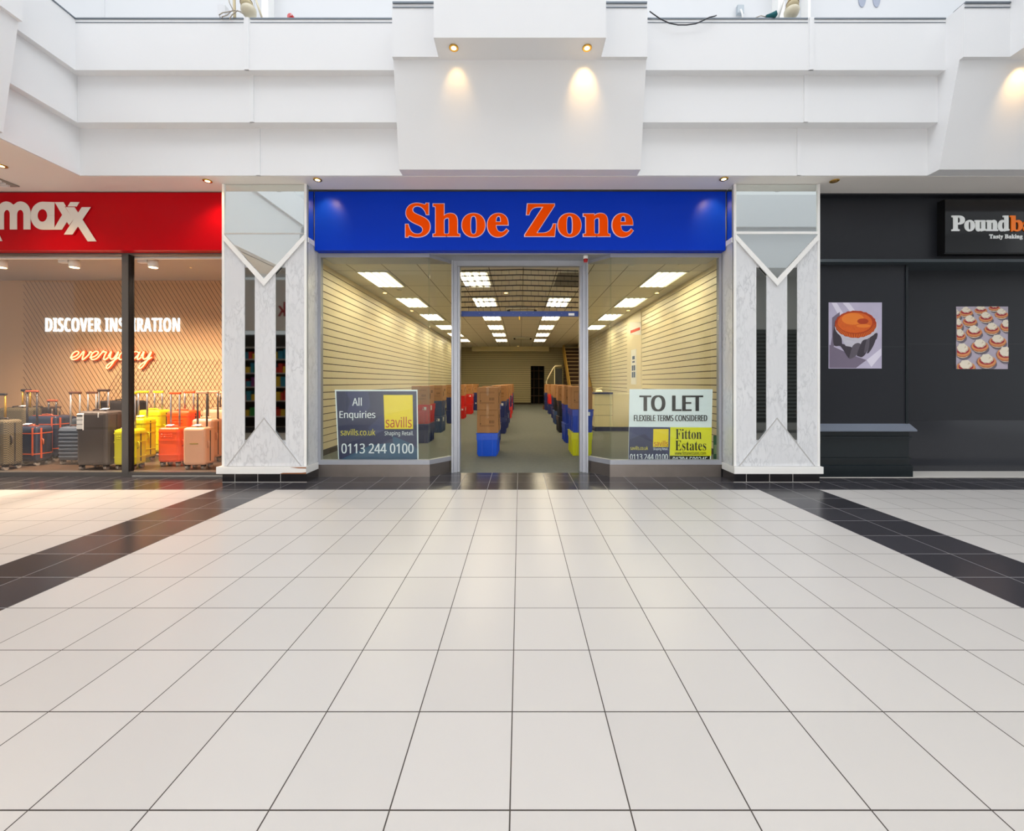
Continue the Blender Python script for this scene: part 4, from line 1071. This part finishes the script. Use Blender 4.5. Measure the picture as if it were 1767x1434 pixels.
# posters
def ell(cx, cy, rx, ry, n=28, a0=0, a1=360, wob=0, k=0):
    return [(cx + (rx + wob * math.sin(k * i)) * math.cos(math.radians(a0 + (a1 - a0) * i / n)), cy - (ry + wob * math.sin(k * i)) * math.sin(math.radians(a0 + (a1 - a0) * i / n))) for i in range(n)]
c8 = lambda pts: [(1410 + x * .20204, 500 + y * .20204) for x, y in pts]
PDm = [mat('print_lilac', (186, 180, 204), .4, vary=.12, vscale=6), mat('print_shade', (118, 108, 128), .4), mat('print_glove', (62, 56, 66), .45), mat('print_glove_light', (92, 86, 96), .45), mat('print_foil', (196, 194, 206), .3),
       mat('print_crust_dark', (172, 58, 20), .4), mat('print_crust', (212, 96, 30), .4, vary=.18, vscale=30), mat('print_crust_hi', (232, 128, 44), .4), mat('print_lilac_hi', (222, 218, 234), .4)]
t = thing('poster', 'poster of a gloved hand holding a golden pie', 'poster', (PX(1475, BKD), BKD, PZ(636, BKD)))
D = BKD
bm = bmesh.new(); poly(bm, [(1429.5, 522), (1521.5, 522), (1521, 636), (1429.5, 636)], D, D - .001, .003); obj('paper', bm, PDm[0], t)
bm = bmesh.new(); y = D - .0042; st = .0004
L = [(1, [(102, 470), (300, 560), (420, 600), (330, 668), (102, 668)]), (8, [(120, 112), (165, 112), (230, 215), (190, 235)]), (8, [(215, 112), (270, 112), (330, 190), (290, 200)]), (8, [(420, 600), (545, 500), (545, 560), (460, 660)]),
     (1, [(125, 240), (190, 190), (190, 330), (150, 470), (105, 530), (125, 400)]),
     (2, [(150, 270), (185, 300), (210, 460), (180, 480), (140, 470), (132, 360)]),
     (2, [(205, 460), (300, 500), (300, 570), (270, 585), (225, 520), (190, 470)]),
     (4, [(195, 395), (240, 480), (300, 490), (380, 470), (440, 420), (450, 380)]),
     (3, [(275, 560), (300, 480), (345, 455), (375, 480), (345, 545), (295, 585), (265, 580)]),
     (2, [(335, 565), (375, 450), (410, 425), (445, 430), (440, 490), (400, 560), (365, 578)]),
     (3, [(395, 540), (415, 440), (440, 412), (450, 430), (440, 490), (410, 545)]),
     (2, [(440, 490), (448, 400), (480, 388), (500, 400), (480, 470), (440, 535), (420, 540)]),
     (2, [(480, 440), (480, 385), (500, 370), (512, 380), (500, 430)]),
     (4, ell(330, 312, 184, 122, 36)), (5, ell(324, 296, 177, 116, 48, wob=3, k=2.6)), (6, ell(318, 282, 148, 88, 36)), (7, ell(300, 250, 95, 50, 28)), (5, ell(385, 270, 48, 24, 20)), (7, ell(390, 310, 62, 14, 20))]
for i, (mi, pts) in enumerate(L):
    if mi in (2, 3) or (mi in (0, 1, 4, 8) and len(pts) < 12):
        q = [pts[-2], pts[-1]] + pts + [pts[0], pts[1]]
        sp = spline(q, 5)[10:-11] if mi in (2, 3) else None
        if sp: pts = [(p.x, p.y) for p in sp]
    poly(bm, c8(pts), D, y - i * st, .0003, mi)
for k in range(34):
    a = math.radians(180 + k * 5.4)
    x0, y0, x1, y1 = 322 + 150 * math.cos(a), 290 - 88 * math.sin(a), 324 + 172 * math.cos(a), 296 - 112 * math.sin(a)
    poly(bm, c8([(x0 - 2, y0), (x0 + 2, y0), (x1 + 3, y1), (x1 - 3, y1)]), D, y - .0082, .0003, 7)
obj('printed_picture', bm, PDm, t)
PTm = [mat('print_tray', (186, 176, 192), .4, vary=.1, vscale=10), mat('print_tray_dark', (108, 100, 112), .4), mat('print_pastry', (222, 150, 92), .4), mat('print_pastry_dark', (196, 112, 62), .4), mat('print_jam', (170, 24, 44), .35), mat('print_cream', (242, 232, 212), .4), mat('print_cream_shade', (216, 198, 172), .4)]
D = RCD
t = thing('poster', 'poster of many cream topped jam tarts', 'poster', (PX(1694, D), D, PZ(637, D)))
bm = bmesh.new(); poly(bm, [(1649.5, 529), (1739, 529), (1738.5, 637), (1649.5, 637)], D, D - .001, .003); obj('paper', bm, PTm[0], t)
bm = bmesh.new()
tarts = [(1395, 175, 55, 24), (1510, 155, 50, 20), (1270, 195, 58, 28), (1570, 210, 58, 28), (1437, 240, 60, 32), (1185, 215, 40, 25), (1300, 270, 62, 34), (1205, 300, 34, 34), (1608, 310, 50, 40), (1488, 335, 66, 38), (1335, 360, 68, 40), (1215, 390, 48, 38), (1535, 440, 74, 44), (1383, 480, 74, 46), (1235, 520, 72, 52), (1600, 550, 76, 56), (1440, 610, 82, 52), (1262, 660, 82, 50)]
lim = (1187, 143, 1627, 677)
def clip(pts):
    def cl(poly_, inside, inter):
        out = []
        for i in range(len(poly_)):
            a, b = poly_[i - 1], poly_[i]
            if inside(b):
                if not inside(a): out.append(inter(a, b))
                out.append(b)
            elif inside(a): out.append(inter(a, b))
        return out
    def ix(v): return lambda a, b: (v, a[1] + (b[1] - a[1]) * (v - a[0]) / (b[0] - a[0]))
    def iy(v): return lambda a, b: (a[0] + (b[0] - a[0]) * (v - a[1]) / (b[1] - a[1]), v)
    for ins, it in ((lambda p: p[0] >= lim[0], ix(lim[0])), (lambda p: p[0] <= lim[2], ix(lim[2])), (lambda p: p[1] >= lim[1], iy(lim[1])), (lambda p: p[1] <= lim[3], iy(lim[3]))):
        if pts: pts = cl(pts, ins, it)
    return pts
n = 0
for (x, yy, rx, ry) in tarts:
    for mi, pts in ((1, ell(x + 14, yy + 26, rx * .9, ry)), (6, ell(x, yy + 14, rx * .86, ry * .95)), (3, ell(x, yy + 5, rx, ry * 1.0, 30, wob=2, k=2.2)), (2, ell(x, yy, rx * .97, ry * .9)), (4, ell(x, yy - 4, rx * .78, ry * .66)),
                    (6, ell(x + 2, yy - 18, rx * .66, ry * .72, 24, wob=3, k=2.0)), (5, ell(x - 3, yy - 24, rx * .6, ry * .7, 24, wob=4, k=1.7)), (6, ell(x + rx * .12, yy - 30, rx * .3, ry * .2, 14)), (5, ell(x - 2, yy - 38, rx * .3, ry * .42, 16))):
        pts = clip(pts)
        if len(pts) > 2:
            poly(bm, c8(pts), D, D - .0042 - n * .00006, .00005, mi); n += 1
obj('printed_picture', bm, PTm, t)

# ------------------------------------------------------------------ downlights under the balcony
M_brass = mat('downlight_brass', (214, 170, 84), .25, .8)
M_hot = mat('hot_bulb', (255, 220, 150), .3, emit=18, emit_rgb=(255, 206, 120))
def downlight(x, y, z, label, lit, energy, tilt=0.0, cone=1.0):
    t = thing('downlight', label, 'downlight', (x, y, z), 'recessed downlights under the balcony', world=False)
    bm = bmesh.new(); lathe(bm, (0, 0, 0), [(.036, -.001), (.052, -.001), (.054, -.008), (.046, -.013), (.037, -.009)], (0, 0, 1), 24)
    obj('bezel', bm, M_brass, t)
    bm = bmesh.new(); lathe(bm, (0, 0, -.012), [(.01, 0), (.034, .004), (.036, .011)], (0, 0, 1), 20)
    obj('bulb', bm, M_hot if lit else mat('dead_bulb', (150, 116, 70), .3), t)
    if energy:
        l = bpy.data.lights.new('spot', 'SPOT'); l.energy = energy; l.color = (1, .60, .22); l.spot_size = cone; l.spot_blend = .9; l.shadow_soft_size = .03
        lo = bpy.data.objects.new('spot', l); COL.objects.link(lo); lo.parent = t; lo.location = (0, 0, -.03); lo.rotation_euler = (tilt, 0, 0)
downlight(-.738, 4.50, Z2, 'lit brass downlight under the middle bay with the fainter beam', True, 5, .78, 1.2)
downlight(.751, 4.50, Z2, 'brass downlight under the middle bay throwing the brightest yellow beam', True, 15, .78, 1.15)
downlight(PX(358, 5.16), 5.16, ZS - .004, 'lit downlight in the soffit beside the red sign', True, 22, .1, 2.2)
downlight(PX(548, 5.13), 5.13, ZS - .004, 'lit downlight above the blue sign next to the chipped pillar', True, 16, .75, 1.3)
downlight(PX(1249, 5.11), 5.11, ZS - .004, 'lit downlight above the blue sign at its bakery end', True, 16, .75, 1.3)
downlight(PX(1440, 5.16), 5.16, ZS - .004, 'unlit tarnished downlight above the bakery front', False, 0)
downlight(PX(2, 4.8), 4.8, ZS - .004, 'lit tilted downlight in the soffit at the picture edge', True, 48, -.1, 2.4)
downlight(-8.2, 4.6, ZS - .004, 'lit downlight in the soffit outside the far end of the red sign', True, 80, -.2, 2.5)  # added out of view to brighten the floor and soffit here
downlight(-7.4, 2.2, ZS - .004, 'lit downlight in the soffit under the wing', True, 110, 0, 2.5)  # second added lamp out of view, lifts the floor below the wing
downlight(5.83, 4.50, Z2, 'lit downlight under the bay above the bakery sign', True, 15, .78, 1.15)
t = thing('air_grille', 'white louvred air grille in the soffit above the red sign', 'grille', (-6.5, 5.1, 3.87))
bm = bmesh.new()
for k in range(4): box(bm, -7.4, PX(34 - k * 3, 5.3), 5.05 + k * .06, 5.075 + k * .06, ZS - .045, ZS - .008)
obj('louvres', bm, M_trimw, t)
B('grille_frame', mat('grille_frame', (150, 146, 138), .5), (-7.4, PX(34, 5.3), 5.0, 5.3, ZS - .02, ZS - .006), parent=t)

# ------------------------------------------------------------------ things on the parapet ledge
M_crl = mat('lamp_cream', (214, 206, 182), .4)
def floodlight(px, dome_px, lean, label):
    D = 4.9
    t = thing('floodlight', label, 'floodlight', (PX(px, D), D, Z3 + .012), 'floodlights on the balcony ledge')
    c = Vector((PX(dome_px[0], D), D, PZ(dome_px[1], D)))
    ax = Vector((lean, .12, 1)).normalized()
    bm = bmesh.new(); lathe(bm, c - ax * .085, [(.01, 0), (.05, .012), (.075, .04), (.085, .085), (.083, .09)], ax, 22); obj('dome', bm, M_crl, t)
    bm = bmesh.new(); lathe(bm, c, [(.08, .006), (.06, .12), (.045, .28), (.04, .34)], ax, 20); obj('lamp_body', bm, mat('lamp_beige', (196, 182, 146), .5), t)
    bm = bmesh.new(); lathe(bm, c, [(.066, .10), (.070, .105), (.066, .115)], ax, 20); obj('band', bm, mat('rust_band', (140, 112, 70), .6), t)
    return t, D
t, D = floodlight(432, (429, 18), -.35, 'cream floodlight with tangled cables on the ledge beside the red torch')
bm = bmesh.new(); tube(bm, [(PX(404, D), D, Z3), (PX(405, D), D, Z3 + .1), (PX(403, D), D, Z3 + .5)], .016, 8); obj('pole', bm, MATS['lamp_beige'], t)
bm = bmesh.new(); tube(bm, [(PX(456, D), D, Z3), (PX(436, D), D, Z3 + .42)], .012, 8); obj('strut', bm, M_crl, t)
bm = bmesh.new()
for pts in ([(380, 30), (378, 26), (384, 22), (396, 20), (404, 18), (416, 20)], [(384, 34), (383, 29), (392, 26), (402, 17), (396, 5), (394, -4)], [(396, 33), (400, 26), (410, 18), (420, 24)]):
    tube(bm, [(PX(a, 4.8), 4.8, PZ(b, 4.8)) for a, b in pts], .006, 6)
obj('cable', bm, mat('cable_grey', (176, 168, 156), .5), t)
B('plug_box', mat('plug_white', (228, 230, 234), .5), (PX(380, 5), PX(393, 5), 4.95, 5.05, Z3 + .0, PZ(14, 5)), parent=t)
t, D = floodlight(1362, (1366, 20), .18, 'cream floodlight lying by a teal cloth on the ledge above the bakery side')
bm = bmesh.new(); tube(bm, [(PX(1339, D), D, Z3 + .01), (PX(1360, D), D, Z3 + .5)], .018, 8); obj('strut', bm, M_trimw, t)
bm = bmesh.new(); tube(bm, [(PX(1304, 4.83), 4.83, Z3 + .02), (PX(1313, 4.83), 4.83, Z3 + .045), (PX(1322, 4.83), 4.83, Z3 + .03)], .005, 6); obj('cable', bm, MATS['cable_grey'], t)
bm = bmesh.new(); tube(bm, [(PX(1322, 4.83), 4.83, Z3 + .03), (PX(1330, 4.83), 4.83, Z3 + .04), (PX(1337, 4.83), 4.83, Z3 + .05), (PX(1340, 4.83), 4.83, Z3 + .04)], [.02, .03, .045, .02], 8)
tag(obj('cloth', bm, mat('teal_cloth', (22, 92, 100), .9)), 'crumpled teal cloth against the floodlight on the ledge', 'cloth')
t = thing('torch', 'red torch lying on the balcony ledge', 'torch', (PX(503, 4.88), 4.88, Z3 + .012))
bm = bmesh.new(); lathe(bm, (PX(502, 4.86), 4.86, Z3 + .05), [(.026, -.03), (.036, -.02), (.034, .02), (.02, .05), (.02, .2)], (.35, 1, -.05), 18); obj('body', bm, mat('torch_red', (206, 24, 34), .3), t)
bm = bmesh.new(); lathe(bm, (PX(501.8, 4.83), 4.83, Z3 + .05), [(.012, -.004), (.014, .0)], (.35, 1, 0), 14); obj('lens', bm, M_trimw, t)
bm = bmesh.new(); tube(bm, [(PX(a, 4.78), 4.78, PZ(b, 4.78)) for a, b in ((1121, 19.5), (1127, 24), (1140, 33), (1155, 40), (1170, 43), (1185, 43), (1200, 41), (1212, 36), (1224, 30), (1233, 28))] + [(PX(1236, 4.8), 4.80, Z3 + .02)], .0065, 6)
tag(obj('cable', bm, mat('cable_black', (44, 44, 52), .5)), 'black cable drooping over the edge of the balcony', 'cable')
t = thing('junction_box', 'small grey socket box with a white lead on the upper wall', 'socket', (PX(1278, 6.15), 6.15, PZ(22, 6.15)))
B('box', mat('socket_grey', (176, 186, 194), .4), (PX(1273, 6.15), PX(1284, 6.15), 6.15, 6.2, PZ(22, 6.15), PZ(8, 6.15)), parent=t)
bm = bmesh.new(); tube(bm, [(PX(1278, 6.13), 6.13, PZ(16, 6.13)), (PX(1281, 6.13), 6.13, PZ(24, 6.13)), (PX(1282, 6.13), 6.13, PZ(36, 6.13))], .012, 6); obj('lead', bm, M_trimw, t)
t = thing('wall_sticker', 'pair of grey oval shapes on the upper white hoarding', 'sticker', (PX(1500, 6.19), 6.19, PZ(12, 6.19)))
for cx in (1488, 1513):
    bm = bmesh.new(); prism(bm, [(PX(a, 6.19), PZ(b, 6.19)) for a, b in ell(cx, -4, 6.5, 16, 24)], 6.19, 6.199, 'y'); obj('oval', bm, mat('sticker_grey', (160, 168, 186), .6), t)

# ------------------------------------------------------------------ the mall side behind the viewer (seen in mirrors and glass)
OPP = -0.5
OPP_W = 360
M_opp = mat('opposite_wall', (214, 212, 208), .6)
struct(B('wall_opposite', M_opp, (-13, -8.5, OPP - .1, OPP, 0, 4.2), (8.6, 13, OPP - .1, OPP, 0, 4.2), (-5.4, 5.2, OPP - .1, OPP, 3.1, 4.2),
         (-5.5, -5.4, -11, OPP, 0, 3.3), (5.2, 5.3, -11, OPP, 0, 3.3), (-5.4, 5.2, -11.1, -11, 0, 3.3)), 'pale shop shell on the other side of the mall', 'wall')
struct(B('ceiling_opposite', M_opp, (-5.5, 5.3, -11.1, OPP - .1, 3.3, 3.4)), 'ceiling of the shop across the mall', 'ceiling')
struct(B('floor_opposite', mat('opposite_floor', (190, 186, 180), .5), (-13, 13, -11.1, -1.2, -.12, 0)), 'pale floor of the shop across the mall', 'floor')
for ox in (-1.3, 1.3):                         # added ceiling panels, kept out of view, that brighten the facade
    for oy in (-5.4, -8.4):
        t = thing('ceiling_light', 'large lit ceiling panel in the shop across the mall', 'ceiling light', (ox, oy, 3.3), 'ceiling panels across the mall', world=False)
        B('frame', M_frame, (-1.28, 1.28, -1.23, 1.23, -.02, 0), parent=t)
        l = bpy.data.lights.new('panel', 'AREA'); l.shape = 'RECTANGLE'; l.size = 2.5; l.size_y = 2.4; l.energy = OPP_W; l.color = (.98, .985, 1)
        lo = bpy.data.objects.new('panel', l); COL.objects.link(lo); lo.parent = t; lo.location = (0, 0, -.03)
struct(B('wall_opposite_upper', M_white, (-13, 13, OPP - .1, .30, 4.2, 5.2), (-13, 13, OPP - .1, .42, 5.2, 6.0)), 'white balcony front on the other side of the mall', 'balcony front')
t = thing('shop_sign', 'white fascia with green and red letters across the mall', 'sign', (-7, OPP, 2.75))
B('sign_panel', M_trimw, (-8.5, -5.4, OPP - .05, OPP + .02, 2.72, 4.1), parent=t)
text('lettering', boldsans('S'), -7.02, -6.84, 2.80, 3.02, OPP + .03, mat('letter_green', (10, 130, 40), .5), t, fn=None, back=True)
text('lettering', boldsans('ark'), -6.6, -5.95, 3.1, 3.5, OPP + .03, mat('letter_red', (160, 24, 40), .5), t, fn=None, back=True)
t = thing('shop_shelving', 'shop shelves of coloured goods across the mall', 'shelves', (-7, OPP - .6, 0))
B('back_panel', mat('shelf_back', (50, 42, 34), .8), (-8.5, -5.4, OPP - 1.0, OPP - .95, 0, 2.72), parent=t)
bm = bmesh.new()
for z in (.3, .75, 1.15, 1.55, 1.95, 2.3): box(bm, -8.4, -5.5, OPP - .95, OPP - .6, z, z + .03)
obj('shelf_boards', bm, M_grout, t)
bm = bmesh.new()
for z in (.33, .78, 1.18, 1.58, 1.98):
    x = -8.38
    while x < -5.6:
        w = random.uniform(.06, .14); box(bm, x, x + w, OPP - .8, OPP - .62, z, z + random.uniform(.15, .3), random.randrange(5)); x += w + .02
g = obj('goods', bm, [mat('goods_%d' % i, c, .5) for i, c in enumerate(((196, 40, 30), (30, 130, 160), (210, 180, 40), (40, 140, 60), (120, 40, 120)))], t); g['kind'] = 'stuff'
bm = bmesh.new()
for k in range(24): prism(bm, [(OPP - .02, .3 + k * .1), (OPP + .015, .33 + k * .1), (OPP - .02, .395 + k * .1)], 5.2, 8.6, 'x')
box(bm, 5.2, 8.6, OPP - .06, OPP - .02, .2, 2.75)
sh = struct(obj('wall_shutter', bm, mat('shutter_grey', (120, 124, 122), .4, .5)), 'grey roller shutter across the mall', 'shutter')
struct(B('wall_shutter_fascia', M_trimw, (5.2, 8.6, OPP - .1, OPP, 2.75, 4.2), (5.2, 8.6, OPP - .1, OPP, 0, .2)), 'white panel above the grey shutter across the mall', 'wall')

cleanup_private()
